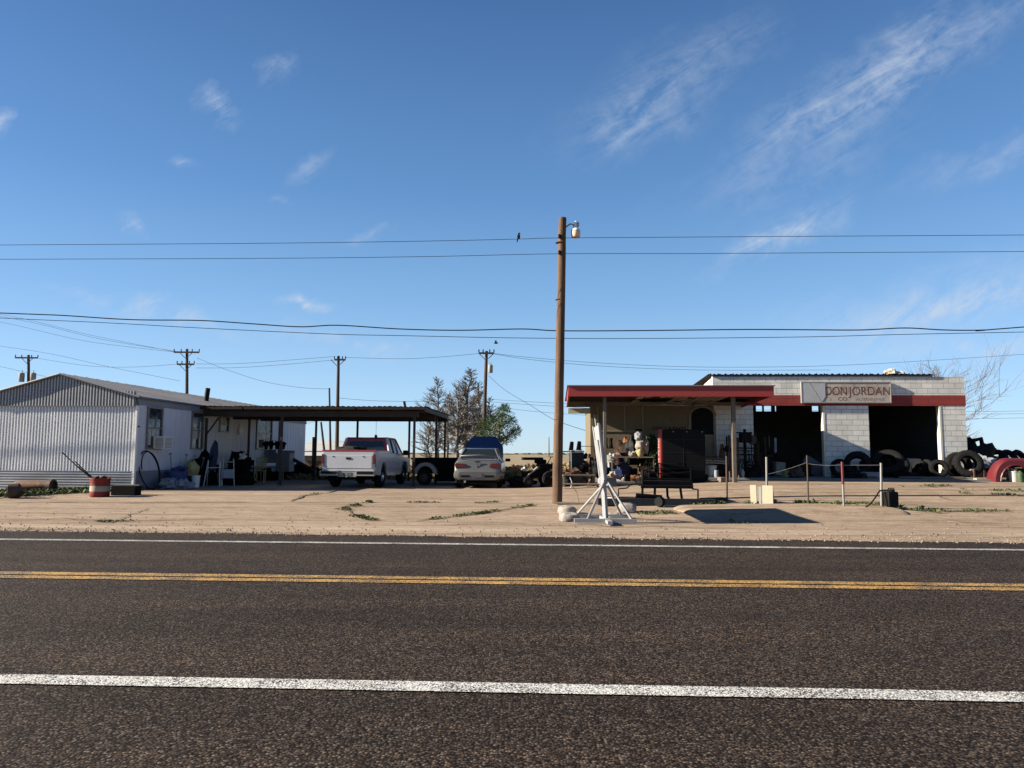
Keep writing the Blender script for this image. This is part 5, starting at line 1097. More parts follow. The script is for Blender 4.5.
# red fender
g = wp(1006, 25.4); rf = thing('truck_fender', 'bright red truck fender with a wheel arch on the ground at the right edge', 'fender', g, R(-4)); b = MB()
n = 14; ro = [(-.52+.55*1*math.cos(math.pi-math.pi*.5*i/n)*1.0, .74*math.sin(math.pi*.5*i/n)) for i in range(n+1)]
def fen(u, v):      # skin: u along, v across
    if u < .4: a = u/.4*math.pi/2; x, z = -.52*math.cos(a), .80*math.sin(a)
    else: x = (u-.4)/.6*1.9; z = .80-.05*x*x*.3
    return (x, -.28+.56*v, z-.10*(2*v-1)**2)
b.grid(fen, 30, 8); b.grid(lambda u, v: Vector(fen(1-u, v))*.97, 30, 8)
n = 16; outer = [(-.52*math.cos(t*math.pi/2/8), .72*math.sin(t*math.pi/2/8)) for t in range(9)]+[(1.9, .62)]; inner = [(1.9, .40), (.95, .30)]+[(.28+.62*math.cos(math.pi*t/12)*1.0, .02+.52*math.sin(math.pi*t/12)) for t in range(13)]
inner = [(1.9, .36), (1.0, .36)]+[(.15+.50*math.cos(math.pi*t/12), .02+.55*math.sin(math.pi*t/12)) for t in range(2, 13)]; b.prism(outer+inner, -.30, -.27, 'xz'); b.build('fender_skin', 'redf', rf, smooth=35)
b = MB(); b.tube([(.15+.50*math.cos(math.pi*t/12), -.3, .02+.55*math.sin(math.pi*t/12)) for t in range(13)], .025, 5); b.build('arch_lip', 'redf', rf)
bucket('bucket', 'white bucket of debris standing inside the red fender arch', wp(1013.5, 25.2), .16, .36, 'whitep', 'wood'); put('oil_can', 'small dark green can right of the white bucket', 'can', MB().lathe([(.1, 0), (.1, .3), (.04, .34), (.04, .38)], 12), 'greenleaf', wp(1020, 25.0))
put('wire_bundle', 'tangle of brown debris in front of the tyre row', 'debris', MB().blob((0, 0, .15), (.5, .3, .25), .6, 9, 6), 'rust', wp(1000, 27.3))
# --- inside / in front of bay 1 and by the canopy post
put('cabinet', 'pale sagging carton just inside the first bay', 'carton', MB().box((0, 0, .28), (.42, .4, .5), ry=.08), 'whitecloth', on_slab(777, .6), .3, bevel=.01); put('yellow_box', 'small dull yellow box on the slab before the first bay', 'box', MB().box((0, 0, .13), (.30, .26, .24)), 'yellowp', on_slab(787, -1.4), .1, bevel=.015)
put('hide', 'brown cloth hanging by the left edge of the first bay', 'cloth', MB().grid(lambda u, v: (-.2+.42*u+.05*math.sin(v*7), .06*math.sin(u*9+v*3), .05+.95*v-.2*u*v), 12, 12).grid(lambda u, v: (.22-.42*u+.05*math.sin(v*7), .02+.06*math.sin((1-u)*9+v*3), .05+.95*v-.2*(1-u)*v), 12, 12), 'brown', on_slab(760, -.8))
put('carton', 'low pale carton behind the red-topped post', 'carton', MB().box((0, 0, .12), (.6, .3, .2), rz=.1), 'greytarp', on_slab(870, -1.5), bevel=.01); put('metal_scrap', 'grey fallen panel inside the first bay near the jamb', 'panel', MB().box((0, 0, .35), (.9, .05, .6), ry=.5), 'greytarp', on_slab(812, 1.5), .2)
# dark machine stand with pulleys beside the bay
g = on_slab(745, -.9); mc = thing('drill_press', 'black shop machine with arms and pulleys left of the first bay', 'machine', g, .1)
b = MB(); b.tube([(0, 0, 0), (0, 0, 1.75)], .06, 8); b.bb(-.3, .3, -.2, .2, 0, .08); b.build('column', 'black', mc); b = MB(); b.bb(-.18, .22, -.14, .14, 1.25, 1.6); b.tube([(-.38, 0, 1.62), (.3, 0, 1.62)], .03, 6); b.build('head', 'black', mc, bevel=.03); MB().bb(-.25, .3, -.18, .18, .78, .83).build('table_plate', 'black', mc); MB().lathe([(.16, -.03), (.18, 0), (.16, .03)], 14, (.28, 0, 1.35), 'y').build('pulley', 'steel', mc)
MB().tube([(-.4, -.1, 1.05), (.35, -.1, 1.05)], .025, 6).build('handle', 'black', mc)
g = on_slab(766, .0); mc = thing('tyre_changer', 'black upright machine with a grey arm in the first bay entrance', 'machine', g, -.1); MB().bb(-.22, .22, -.2, .2, 0, .7).build('body', 'black', mc, bevel=.04); MB().tube([(0, .1, .7), (0, .1, 1.5), (.1, -.1, 1.5), (.1, -.1, 1.1)], .035, 6).build('arm', 'steel', mc); MB().lathe([(.26, .74), (.28, .78), (.001, .8)], 16).build('turntable', 'steel', mc); MB().bb(.32, .40, 0, .08, .9, 1.45).build('gauge_panel', 'greytarp', mc)
# bicycle
g = on_slab(746, -1.6); bi = thing('bicycle', 'dark bicycle leaning by the right canopy post', 'bicycle', g, R(55))
for x in (-.5, .5):
    w_ = MB().lathe([(.315+.018*math.cos(a), .018*math.sin(a)) for a in [math.pi*i/4 for i in range(8)]], 28, (x, 0, .335), 'y', True).build('wheel', 'rubber', bi, smooth=60); b = MB()
    for k in range(12): a = math.pi*k/6; b.tube([(x, 0, .335), (x+.3*math.cos(a), 0, .335+.3*math.sin(a))], .003, 3)
    b.build('spokes', 'steel', w_)
b = MB()
for p, q in (((-.5, .335), (-.12, .30)), ((-.12, .30), (-.22, .80)), ((-.22, .72), (-.5, .335)), ((-.12, .30), (.32, .72)), ((-.2, .74), (.30, .82)), ((.30, .90), (.5, .335))): b.tube([(p[0], 0, p[1]), (q[0], 0, q[1])], .018, 6)
b.build('frame', 'black', bi, smooth=60); MB().bb(-.34, -.1, -.06, .06, .80, .85).build('saddle', 'black', bi, bevel=.02); MB().tube([(.26, -.25, .98), (.28, 0, .92), (.26, .25, .98)], .014, 5).build('handlebar', 'steel', bi)
put('gas_can', 'dull red fuel can on the slab beside the right canopy post', 'fuel can', MB().bb(-.2, .2, -.14, .14, 0, .34).tube([(.05, 0, .33), (.14, 0, .48)], .03, 6).tube([(-.15, 0, .33), (-.1, 0, .42), (.02, 0, .42), (.05, 0, .33)], .015, 5), 'redp', on_slab(731.5, -1.9), .1, bevel=.03); put('gas_bottle', 'small white bottle right of the red fuel can', 'bottle', MB().lathe([(.06, 0), (.07, .2), (.03, .27), (.03, .31)], 12), 'whitep', on_slab(742, -2.0))
g = on_slab(727, -2.1); mc = thing('hand_pump', 'thin black stand pipe with a valve in front of the right canopy post', 'stand pipe', g); MB().tube([(0, 0, 0), (0, 0, 1.45)], .03, 6).build('pipe', 'black', mc); MB().bb(-.14, .14, -.05, .05, .95, 1.05).lathe([(.12, -.02), (.12, .02)], 12, (0, -.06, 1.0), 'y').build('valve', 'black', mc)
for i, px in enumerate((729.5, 738.5)): put('pipe', ('left' if i == 0 else 'right')+' dark pipe leaning on the right canopy post', 'pipe', MB().tube([(0, 0, 0), (.03, .15, 1.5-.1*i)], .035, 6), 'steel', on_slab(px, -2.3))
bucket('bucket', 'grey white bucket beneath the sunlit pile of sticks', on_slab(711, -1.8), .19, .42, 'whiteplastic'); bucket('bucket', 'brown bucket left of the red fuel can', on_slab(720.5, -1.7), .17, .36, 'brown')
for i, (z, rz, lab, m) in enumerate(((.50, .05, 'lowest pale stick across the buckets', 'cream'), (.58, -.04, 'middle pale stick of the pile on the buckets', 'cream'), (.66, .10, 'top pinkish stick of the pile on the buckets', 'pink'))): put('stick', lab, 'stick', MB().tube([(-.42, 0, 0), (-.1, .02, .02), (.42, 0, -.01)], .03, 5), m, on_slab(714, -1.9, z), rz, group='sticks piled across the buckets')
put('blanket', 'dark lumpy blanket piled on the sticks', 'blanket', MB().blob((0, 0, .04), (.3, .2, .08), .5, 8, 6), 'brown', on_slab(711, -1.7, .60))
# --- vending machine with its red front towards the left
g = on_slab(682, -2.95); vm = thing('vending_machine', 'tall black vending machine with a glossy red front facing left', 'vending machine', g, YAW+R(1)); hw = .72; vh = 1.80
MB().bb(-hw, hw, -.36, .12, .10, vh).build('cabinet', 'black', vm, bevel=.015); b = MB(); b.bb(-hw-.08, -hw-.002, -.36, .12, .02, vh+.01); b.build('front_panel', 'redv' if 'redv' in MAT else 'red', vm, bevel=.015)
b = MB()
for z in (.55, 1.0, 1.45): b.bb(-hw+.04, hw-.04, -.368, -.362, z, z+.012)
b.bb(-.02, -.008, -.368, -.362, .15, vh-.05); b.build('side_seams', 'bluesteel', vm); MB().bb(-hw+.02, hw-.02, -.35, .1, 0, .098).build('base', 'under', vm)
for i, x in enumerate((-.35, .1, .62)): MB().lathe([(.02, -.008), (.02, 0)], 8, (x, -.364, vh-.08), 'y').build('bolt', 'greypaint', vm)
o = text('lettering', 'COLD DRINKS', .26, 'whitep', vm, (-hw-.088, .0, 1.62), (R(90), R(90), R(-90)), .003)
# --- heap under the canopy: table, cloth, toys, greenery
tb = table('table', 'long brown table under the canopy loaded with cloth and toys', on_slab(632, -2.2), YAW, 1.55, .6, .72)
put('cloth_heap', 'dark brown blanket draped over a chair behind the long table', 'blanket', MB().blob((0, 0, .55), (.45, .35, .62), .3, 14, 21).blob((-.35, -.1, .3), (.3, .3, .35), .4, 10, 5), 'brown', on_slab(627, -1.3, .2)); put('cloth', 'black cloth over the right end of the blanket heap', 'cloth', MB().blob((0, 0, .3), (.4, .3, .5), .35, 12, 25), 'black', on_slab(632, -1.6, .45))
for lab, px, z, dim, m, sd_ in (('pink folded cloth at the left end of the long table', 620, .72, (.24, .18, .09), 'pink', 1), ('white plush toy lying on the middle of the long table', 631.5, .72, (.18, .15, .12), 'whitecloth', 2), ('large pale plush head on the right end of the long table', 640, 1.02, (.17, .16, .2), 'whitecloth', 3), ('grey plush on top of the toy heap beside the greenery', 638.5, 1.35, (.14, .14, .17), 'greytarp', 4), ('greenish white plush under the large pale plush head', 639.5, .74, (.16, .15, .17), 'yellowp', 5), ('dark purse between the plush toys on the long table', 625.5, .74, (.16, .12, .1), 'brown', 6), ('pale plush bear leaning on the greenery', 646, .95, (.11, .12, .24), 'whitecloth', 7)):
    put('plush_toy', lab, 'plush toy', MB().blob((0, 0, dim[2]*.5), dim, .25, 10, sd_, False).blob((dim[0]*.5, -dim[1]*.3, dim[2]*1.1), (dim[0]*.45, dim[1]*.45, dim[2]*.45), .15, 7, sd_+5, False), m, on_slab(px, -2.25, z))
def leafy(label, px, v, z0, rx, rz_, n, m='greenleaf', name='artificial_plant', seed=3):
    rnd = random.Random(seed); b = MB()
    for i in range(n):
        d = Vector((rnd.gauss(0, 1), rnd.gauss(0, .7), rnd.gauss(0, 1))).normalized()*(rnd.random()**.4); c = Vector((d.x*rx, d.y*rx*.7, z0+d.z*rz_)); t = Vector((rnd.gauss(0, 1), rnd.gauss(0, 1), rnd.gauss(.5, 1))).normalized(); s = t.orthogonal().normalized()*.03
        b.add([c, c+t*.07+s, c+t*.16, c+t*.07-s], [(0, 1, 2, 3)])
    b.tube([(0, 0, 0), (0, 0, z0)], .03, 5); return put(name, label, 'plant', b, m, on_slab(px, v), smooth=None)
leafy('dark artificial greenery heaped between the toys and the vending machine', 651, -2.0, .95, .32, .55, 900); leafy('wreath of dark leaves hanging low beside the vending machine', 655, -2.3, .5, .22, .45, 500, seed=8); leafy('brown dried plant at the foot of the greenery', 647, -2.4, .3, .25, .28, 350, 'wood', seed=9)
for lab, px, v, z, dim, m, nm, sd_ in (
    ('white and blue bag on the floor below the left end of the table', 613.5, -2.6, .26, (.17, .14, .14), 'whitecloth', 'bag', 31), ('navy bag under the long table', 622, -2.0, .1, (.3, .2, .26), 'navy', 'bag', 32), ('orange brown plush dog lying on the slab under the table', 634, -2.7, .04, (.26, .16, .17), 'orangecloth', 'plush_toy', 33),
    ('pale plush between the red box and the orange plush', 624, -2.8, .02, (.15, .14, .15), 'whitecloth', 'plush_toy', 34), ('cream plush to the right of the orange plush', 642, -2.7, .02, (.17, .14, .14), 'whitecloth', 'plush_toy', 35), ('orange and white plush at the foot of the vending machine', 650, -2.8, .02, (.15, .12, .12), 'orangecloth', 'plush_toy', 36),
    ('dark bundle beside the left canopy post', 600, -2.0, .05, (.28, .22, .42), 'black', 'bundle', 37), ('grey blanket piled behind the left canopy post', 611, -1.4, .1, (.3, .25, .45), 'greytarp', 'bundle', 38), ('white bowl shaped bundle on the shelf left of the table', 611, -2.2, .52, (.18, .14, .1), 'whitecloth', 'bundle', 39),
    ('dark sack right of the orange plush under the greenery', 658, -2.5, .02, (.22, .18, .2), 'brown', 'sack', 40), ('small brown plush under the black machine', 690, -2.3, .0, (.2, .15, .2), 'orangecloth', 'plush_toy', 41), ('pale rag by the right foot of the vending machine', 697, -2.4, .0, (.18, .14, .14), 'whitecloth', 'rag', 42)):
    put(nm, lab, nm.replace('_', ' '), MB().blob((0, 0, dim[2]*.5), dim, .35, 10, sd_), m, on_slab(px, v, z))
put('red_box', 'bright red plastic box on the slab below the table', 'box', MB().box((0, 0, .15), (.3, .26, .28), ry=.06), 'redp', on_slab(614, -2.75), .4, bevel=.02); put('tray', 'long grey tray on the slab in front of the toys', 'tray', MB().bb(-.55, .55, -.15, .15, 0, .14), 'slab', on_slab(621, -3.1), .0, bevel=.01)
table('shelf', 'narrow shelf against the beige wall behind the left canopy post', on_slab(607, -.5), YAW, .9, .35, 1.05, cat='shelf')
for i, px in enumerate((606, 611)): put('boot', ('left' if i == 0 else 'right')+' black boot standing on the narrow shelf', 'boot', MB().lathe([(.06, 0), (.065, .1), (.055, .2), (.07, .36)], 10).box((0, -.08, .04), (.1, .2, .08)), 'black', on_slab(px, -.55, 1.05))
put('white_cloth', 'long white cloth hanging at the left corner of the office', 'cloth', MB().grid(lambda u, v: (-.12+.24*u*(1.2-v*.7)-.1*v, -.02+.03*math.sin(u*8), .0+1.35*v), 8, 10).grid(lambda u, v: (.12-.24*u*(1.2-v*.7)-.1*v+.0*v, .02+.03*math.sin((1-u)*8), .0+1.35*v), 8, 10), 'whitecloth', on_slab(598.5, -.3, .95))
# --- fridge, seats, racks and benches left of the canopy
def yard(px, Y, dz=0): g = GX(px, Y); g.z += dz; return g
g = yard(576.5, 27.5); fz = thing('old_freezer', 'dark upright freezer with a white top left of the canopy', 'freezer', g, R(5)); MB().bb(-.24, .24, -.25, .25, .45, 1.20).build('body', 'bluesteel', fz, bevel=.03); MB().bb(-.25, .25, -.26, .26, 1.203, 1.27).bb(-.25, -.215, -.27, -.255, .45, 1.2).build('lid', 'whitep', fz, bevel=.02); MB().bb(-.35, .35, -.35, .35, 0, .445).build('pallet', 'wood', fz)
for i, px in enumerate((571.5, 579)):
    s_t = thing('seat_back', ('left' if i == 0 else 'right')+' of the two black seat cushions standing on the freezer', 'seat cushion', yard(px, 27.5, 1.275), R(5)); MB().box((0, 0, .17), (.17, .12, .34), ry=.12, tz=.8).build('cushion', 'black', s_t, bevel=.03); MB().bb(-.11, .11, -.08, .08, 0, .03).build('foot', 'steel', s_t)
put('beam', 'thin dark rail sticking out left of the seat cushions', 'rail', MB().bb(-.32, .30, -.02, .02, 0, .04), 'black', yard(566.5, 27.0, 1.23))
g = yard(588, 27.8); rk = thing('metal_rack', 'open thin metal rack between the freezer and the white stand', 'rack', g)
for x in (-.28, .28):
    for y in (-.2, .2): MB().tube([(x, y, 0), (x, y, 1.75 if x > 0 else 1.45)], .014, 5).build('upright', 'steel', rk)
for z in (.5, .95, 1.4): MB().bb(-.28, .28, -.2, .2, z, z+.02).build('shelf', 'steel', rk)
rnd = random.Random(12)
for i, (px, Y, z, dim, m, lab) in enumerate(((584, 27.3, .45, (.2, .18, .2), 'black', 'black engine part heaped at the foot of the rack'), (590, 27.3, .55, (.22, .2, .28), 'steel', 'rusty machine part on the rack next to the white stand'), (586, 27.6, .95, (.14, .14, .12), 'steel', 'small rusty part on the middle shelf of the rack'), (572, 26.9, .42, (.26, .18, .13), 'rust', 'reddish rusty lump on the bench under the freezer'), (566, 26.9, .1, (.24, .22, .26), 'black', 'round black bag beside the wooden pole'), (597, 26.8, .35, (.2, .2, .3), 'black', 'black heap right behind the white stand'), (594, 26.9, .02, (.3, .25, .3), 'steel', 'brown scrap heap on the ground behind the white stand'))):
    put('scrap_part', lab, 'scrap', MB().blob((0, 0, dim[2]*.5), dim, .7, 9, 50+i), m, yard(px, Y, z))
table('bench', 'low grey bench in front of the freezer', yard(579, 26.2), R(2), 1.15, .4, .42, cat='bench'); table('bench', 'longer grey plank bench nearest the wooden pole', yard(577, 25.3), R(-1), 1.5, .35, .16, cat='bench')
put('bent_pipe', 'bent white pipe rising between the two grey benches', 'pipe', MB().tube([(0, 0, 0), (.03, 0, .2), (-.03, 0, .36)], .02, 6), 'whitep', yard(571, 25.8)); put('board', 'dark blue board leaning on the slab right of the white stand', 'board', MB().box((0, 0, .16), (.5, .04, .32), rx=-.5), 'bluesteel', on_slab(609, -3.4))
# --- dark garden tractor and rusty scoop right of the sedan
g = yard(539, 27.4); gt = thing('old_tractor', 'small black tractor wreck with a flat seat board right of the sedan', 'tractor', g, R(8))
MB().bb(-.05, .62, -.3, .3, .35, .85).box((-.3, 0, .45), (.6, .5, .3), ry=-.25).build('body', 'under', gt, bevel=.03); MB().bb(-.62, .12, -.25, .25, .98, 1.08).build('hood_board', 'under', gt, bevel=.02); MB().bb(-.15, .25, -.2, .2, .85, 1.0).build('seat', 'under', gt, bevel=.04); MB().tube([(.3, 0, .8), (.45, 0, 1.1)], .02, 5).lathe([(.16, -.01), (.16, .015)], 14, (.46, 0, 1.1)).build('steering_wheel', 'steel', gt); MB().tube([(-.6, -.2, .3), (-.1, -.3, .72)], .04, 5).build('linkage', 'greypaint', gt)
for x, y, rr in ((.35, -.38, .30), (.35, .38, .30), (-.45, -.36, .19), (-.45, .36, .19)):
    t_, r_ = wheel_mb(rr, .18, rr*.5)
    for q in (t_, r_): q.v = [(x+b_, y+a_, c_+rr) for a_, b_, c_ in q.v]
    w_ = t_.build('wheel', 'rubber', gt, smooth=40); r_.build('rim', 'steel', w_, smooth=40)
MB().bb(.6, .68, -.3, .3, .1, 1.15).build('rear_panel', 'rust', gt)
g = yard(513, 27.6); sp = thing('scoop', 'rusty brown scoop blade tilted up beside the sedan', 'scoop', g, 0); MB().prism([(-.42, .52), (.30, .62), (.34, .80), (.12, .82), (-.1, .66)], -.15, .15, 'xz').build('blade', 'rust', sp); MB().tube([(.3, 0, .65), (.45, 0, .3), (.55, 0, .02)], .04, 6).tube([(.1, .1, .6), (.15, .1, 0)], .03, 6).build('arm', 'steel', sp)
put('scrap_heap', 'low black scrap heap left of the tractor wheels', 'scrap', MB().blob((0, 0, .12), (.45, .3, .26), .6, 10, 61), 'black', yard(521, 27.5)); put('scrap_heap', 'black scrap heap between the tractor and the wooden pole', 'scrap', MB().blob((0, 0, .2), (.42, .3, .42), .5, 10, 62), 'black', yard(553, 27.2)); put('white_rag', 'scraps of white rag on the tractor linkage', 'rag', MB().blob((0, 0, .05), (.09, .08, .08), .5, 7, 63), 'whitep', yard(524, 27.1, .62))
put('bush', 'low green bush at the field edge right of the sedan', 'bush', (lambda b: b)(MB().blob((0, 0, .2), (.7, .4, .3), .6, 10, 71)), 'weed', yard(511, 33))
# ================================================================== YARD IN FRONT OF AND BESIDE THE MOBILE HOME
hv = lambda px, out=.5: hC+Vector((0, 0, 0))+siteP(Vector((0, 0, 0)), out, side_v(px))       # beside the long wall, 'out' metres from it
def side(px, out=.6, dz=0):
    """point under pixel column px, 'out' metres in front of the long wall"""
    k = ray(px, 450); k = k.x/k.y; c, s = math.cos(YAW), math.sin(YAW); ox, oy = hC.x+out*c, hC.y+out*s
    v = (ox-k*oy)/(k*c+s); p = Vector((ox-v*s, oy+v*c, 0)); p.z = zg(p.x, p.y)+dz; return p
g = G(34, 492); tk = thing('gas_cylinder', 'long rusty pink-brown steel cylinder lying in the weeds', 'gas cylinder', g+Vector((0, 0, .20)), R(-4)); MB().lathe([(.001, -.72), (.07, -.70), (.13, -.60), (.155, -.48), (.155, .42), (.15, .45)], 20, axis='x').build('tank', 'rustpink' if 'rustpink' in MAT else 'rust', tk, smooth=40); MB().lathe([(.15, .452), (.20, .47), (.205, .62), (.14, .64), (.13, .56), (.001, .55)], 20, axis='x').build('collar', 'steel', tk, smooth=40)
g = G(14, 498); hb2 = thing('wheel_hub', 'rusty dark brake drum lying in front of the cylinder', 'wheel hub', g+Vector((0, 0, .20)), R(25)); MB().lathe([(.10, -.16), (.20, -.14), (.215, .1), (.17, .14), (.05, .2), (.001, .2)], 20, axis='x').build('drum', 'steel', hb2, smooth=40); MB().lathe([(.07, .2), (.07, .26), (.001, .27)], 12, axis='x').build('hub_cap', 'rust', hb2)
g = G(99.5, 496.5); dr = thing('drum_planter', 'cut-down barrel painted red with a white band and holding metal rods', 'barrel', g); MB().lathe([(.30, 0), (.32, .03), (.32, .165)], 24).build('lower_band', 'redp', dr, smooth=40); MB().lathe([(.321, .166), (.325, .17), (.325, .33), (.321, .334)], 24)  .build('white_band', 'bandwhite', dr, smooth=40); MB().lathe([(.321, .335), (.322, .52), (.335, .54), (.335, .57), (.30, .57), (.29, .3), (.001, .3)], 24).build('upper_band', 'redp', dr, smooth=40); MB().blob((0, 0, .5), (.27, .27, .12), .6, 9, 4).build('soil', 'steel', dr); dr.scale = (.82, .82, .92)
for i, (x, y, x2, z2) in enumerate(((-.15, 0, -1.22, 1.27), (-.1, .05, -.85, 1.0), (-.05, -.05, -.7, .86))): put('metal_rod', ('longest', 'middle', 'shortest')[i]+' dark rod slanting out of the red barrel to the left', 'rod', MB().tube([(x, y, .42), ((x+x2)/2, y+.05, .42+(z2-.42)*.5-.02), (x2, y+.1, z2)], .016, 5), 'black', g, group='rods standing in the red barrel')
g = G(126, 495); tb2 = thing('tub', 'black rectangular tub with a pale board on its rim at the house corner', 'tub', g, R(-3)); b = MB(); b.bb(-.40, .40, -.2, -.17, 0, .30); b.bb(-.40, .40, .17, .2, 0, .30); b.bb(-.40, -.37, -.17, .17, 0, .30); b.bb(.37, .40, -.17, .17, 0, .30); b.bb(-.37, .37, -.17, .17, 0, .2); b.build('box', 'under', tb2); tb2.scale = (.9, .9, .9); put('plank', 'pale board resting on the rim of the black tub', 'plank', MB().bb(-.34, .40, -.05, .05, .274, .31), 'wood', g, R(-3))
# hose hoop
g = side(150, .35); c0 = (P(150, 472, g.y)-g); b = MB(); rr_ = (P(150, 453, g.y)-P(150, 491, g.y)).z/2
b.tube([(-.55*rr_*1.25*math.cos(a)*.75+rr_*.32*math.sin(a)*-1, .12*math.sin(a), rr_+rr_*math.sin(a)) for a in [2*math.pi*i/40 for i in range(41)]], .022, 6, False); b.tube([(-.52*rr_*1.2*math.cos(a)*.75-rr_*.30*math.sin(a)+.03, .06+.12*math.sin(a), rr_+rr_*.97*math.sin(a)) for a in [2*math.pi*i/40 for i in range(26)]], .018, 6, False)
put('hose', 'big black hose loop standing against the house wall', 'hose', b, 'rubber', g+Vector((0, 0, .03)))
put('tarp', 'pale grey blue tarp heaped on the ground by the wall', 'tarp', MB().blob((0, 0, .12), (.34, .32, .22), .45, 14, 81).blob((.38, .1, .10), (.28, .28, .18), .4, 12, 82), 'greytarp', side(173, .7)); put('cooler', 'dark blue plastic tub behind the grey tarp', 'tub', MB().lathe([(.28, 0), (.34, .5), (.36, .5), (.36, .56), (.001, .56)], 18), 'bluep', side(178, .55)); put('blue_bag', 'blue bag piled on the blue tub', 'bag', MB().blob((0, 0, .06), (.26, .26, .10), .4, 9, 84), 'bluep', side(181, .5, .58))
put('yellow_sack', 'pale yellow sack standing right of the blue tub', 'sack', MB().blob((0, 0, .34), (.26, .26, .36), .2, 10, 85), 'yellowp', side(192.5, .5, .25)); put('crate', 'dark crate under the yellow sack', 'crate', MB().bb(-.3, .3, -.3, .3, 0, .26), 'under', side(192.5, .5)); bucket('bucket', 'white bucket on the ground right of the grey tarp', side(197, 1.0), .15, .42, 'whiteplastic')
for i, (px, h, ln) in enumerate(((174, 1.15, -.12), (184, 1.12, .10), (188, 1.08, .24), (197.5, 1.0, .25))): put('tool_handle', ('leftmost', 'second', 'third', 'rightmost')[i]+' of the tool handles sticking up behind the blue tub', 'tool', MB().tube([(0, 0, 0), (ln, .02, h)], .018, 5).bb(ln-.05, ln+.05, -.01, .02, h, h+.05), 'galv', side(px, .3), group='tool handles leaning at the house wall')
# ironing board, chairs, ladder, clutter along the wall
g = side(213, .8); ib = thing('ironing_board', 'tall dark blue ironing board leaning upright by the wall', 'ironing board', g, .5); MB().prism([(-.14, .55), (.12, .55), (.2, 1.2), (.16, 1.6), (.05, 1.72), (-.08, 1.4), (-.16, 1.0)], -.02, .02, 'xz').build('board', 'navy', ib); MB().tube([(-.1, 0, .55), (-.25, .1, 0)], .014, 5).build('leg', 'whitep', ib); MB().tube([(.1, 0, .55), (.2, .1, 0)], .014, 5).build('leg', 'whitep', ib)
stepladder('walking_frame', 'thin white folded clothes frame left of the white step ladder', side(213, 1.3), .2, .95, .5, 'whitep', 1); stepladder('step_ladder', 'white three-step ladder standing in the shade under the carport', side(229, 1.6), .35, 1.0, .42, 'whitep', 3)
put('paint_tray', 'pale blue plastic sheet resting on the white step ladder', 'sheet', MB().box((0, 0, .45), (.36, .03, .3), rx=-.3), 'greytarp', side(229.5, 1.72), .35)
chair('chair', 'green grey slatted chair standing by the white cabinet', side(261, 1.4), R(8), 'yellowp', 4, .5, 1.02); chair('chair', 'dark chair behind the white step ladder', side(236, .8), R(-20), 'under', 3); chair('chair', 'black chair left of the slatted chair', side(249, .9), R(15), 'black', 3)
def clutter(label, px, out, dz, dim, m, sd_, name='junk_pile', cat='junk'): put(name, label, cat, MB().blob((0, 0, dim[2]*.5), dim, .6, 10, sd_), m, side(px, out, dz))
clutter('dark junk heap behind the clothes frame', 206, .5, 0, (.4, .4, .7), 'under', 91); clutter('black heap with pots behind the step ladder', 241, .7, 0, (.5, .5, .65), 'under', 92); clutter('dark bag on top of the black heap with pots', 240, .6, .75, (.4, .35, .3), 'black', 93, 'bag', 'bag'); clutter('pale pot on the dark bag near the downpipe', 243, .9, .95, (.12, .12, .16), 'whiteplastic', 94, 'pot', 'pot'); clutter('low dark heap in front of the chairs', 240, 1.6, 0, (.6, .4, .22), 'under', 95); clutter('dark heap at the foot of the slatted chair', 268, .8, 0, (.5, .5, .35), 'under', 96)
g = side(285.5, 1.0); wm = thing('washing_machine', 'grey white washing machine on a dark base near the far end of the wall', 'washing machine', g, YAW); MB().bb(-.33, .33, -.33, .33, .35, 1.22).build('cabinet', 'greytarp', wm, bevel=.02); MB().bb(-.34, .34, .2, .34, 1.222, 1.34).build('control_panel', 'greytarp', wm); MB().bb(-.36, .36, -.36, .36, 0, .345).build('plinth', 'under', wm)
b = MB(); b.prism([(-1.9, .75), (-.4, .75), (-.4, 1.38), (-1.9, 1.38)], -.03, .03, 'xz'); put('side_panel', 'grey blue panel screening the wall left of the washing machine', 'panel', b, 'greytarp', side(284.5, .95), YAW); table('work_table', 'small dark table with a pale top right of the slatted chair', side(271, 1.3), YAW, 1.1, .5, .62, cat='table')
for i, px in enumerate((266, 271, 277, 283)): put('flower_pot', ('first', 'second', 'third', 'fourth')[i]+' dark pot from the left on the grey blue panel', 'pot', MB().lathe([(.07, 0), (.1, .16), (.11, .18), (.001, .15)], 10).blob((0, 0, .24), (.14, .12, .12), .6, 7, i), 'under', side(px, .95, 1.385), group='dark pots on the grey blue panel')
put('ramp_beam', 'dark beam slanting down from the washing machine to the ground', 'beam', MB().tube([(-.55, 0, 1.05), (1.35, -.4, .1)], .085, 4), 'darkbeam', side(300, 1.6)); clutter('black scrap heap below the slanting beam', 300, 1.2, 0, (.7, .5, .45), 'under', 97, 'scrap_heap', 'scrap'); clutter('dark scrap heap between the house end and the pickup', 313, 1.8, 0, (.6, .5, .35), 'under', 98, 'scrap_heap', 'scrap')
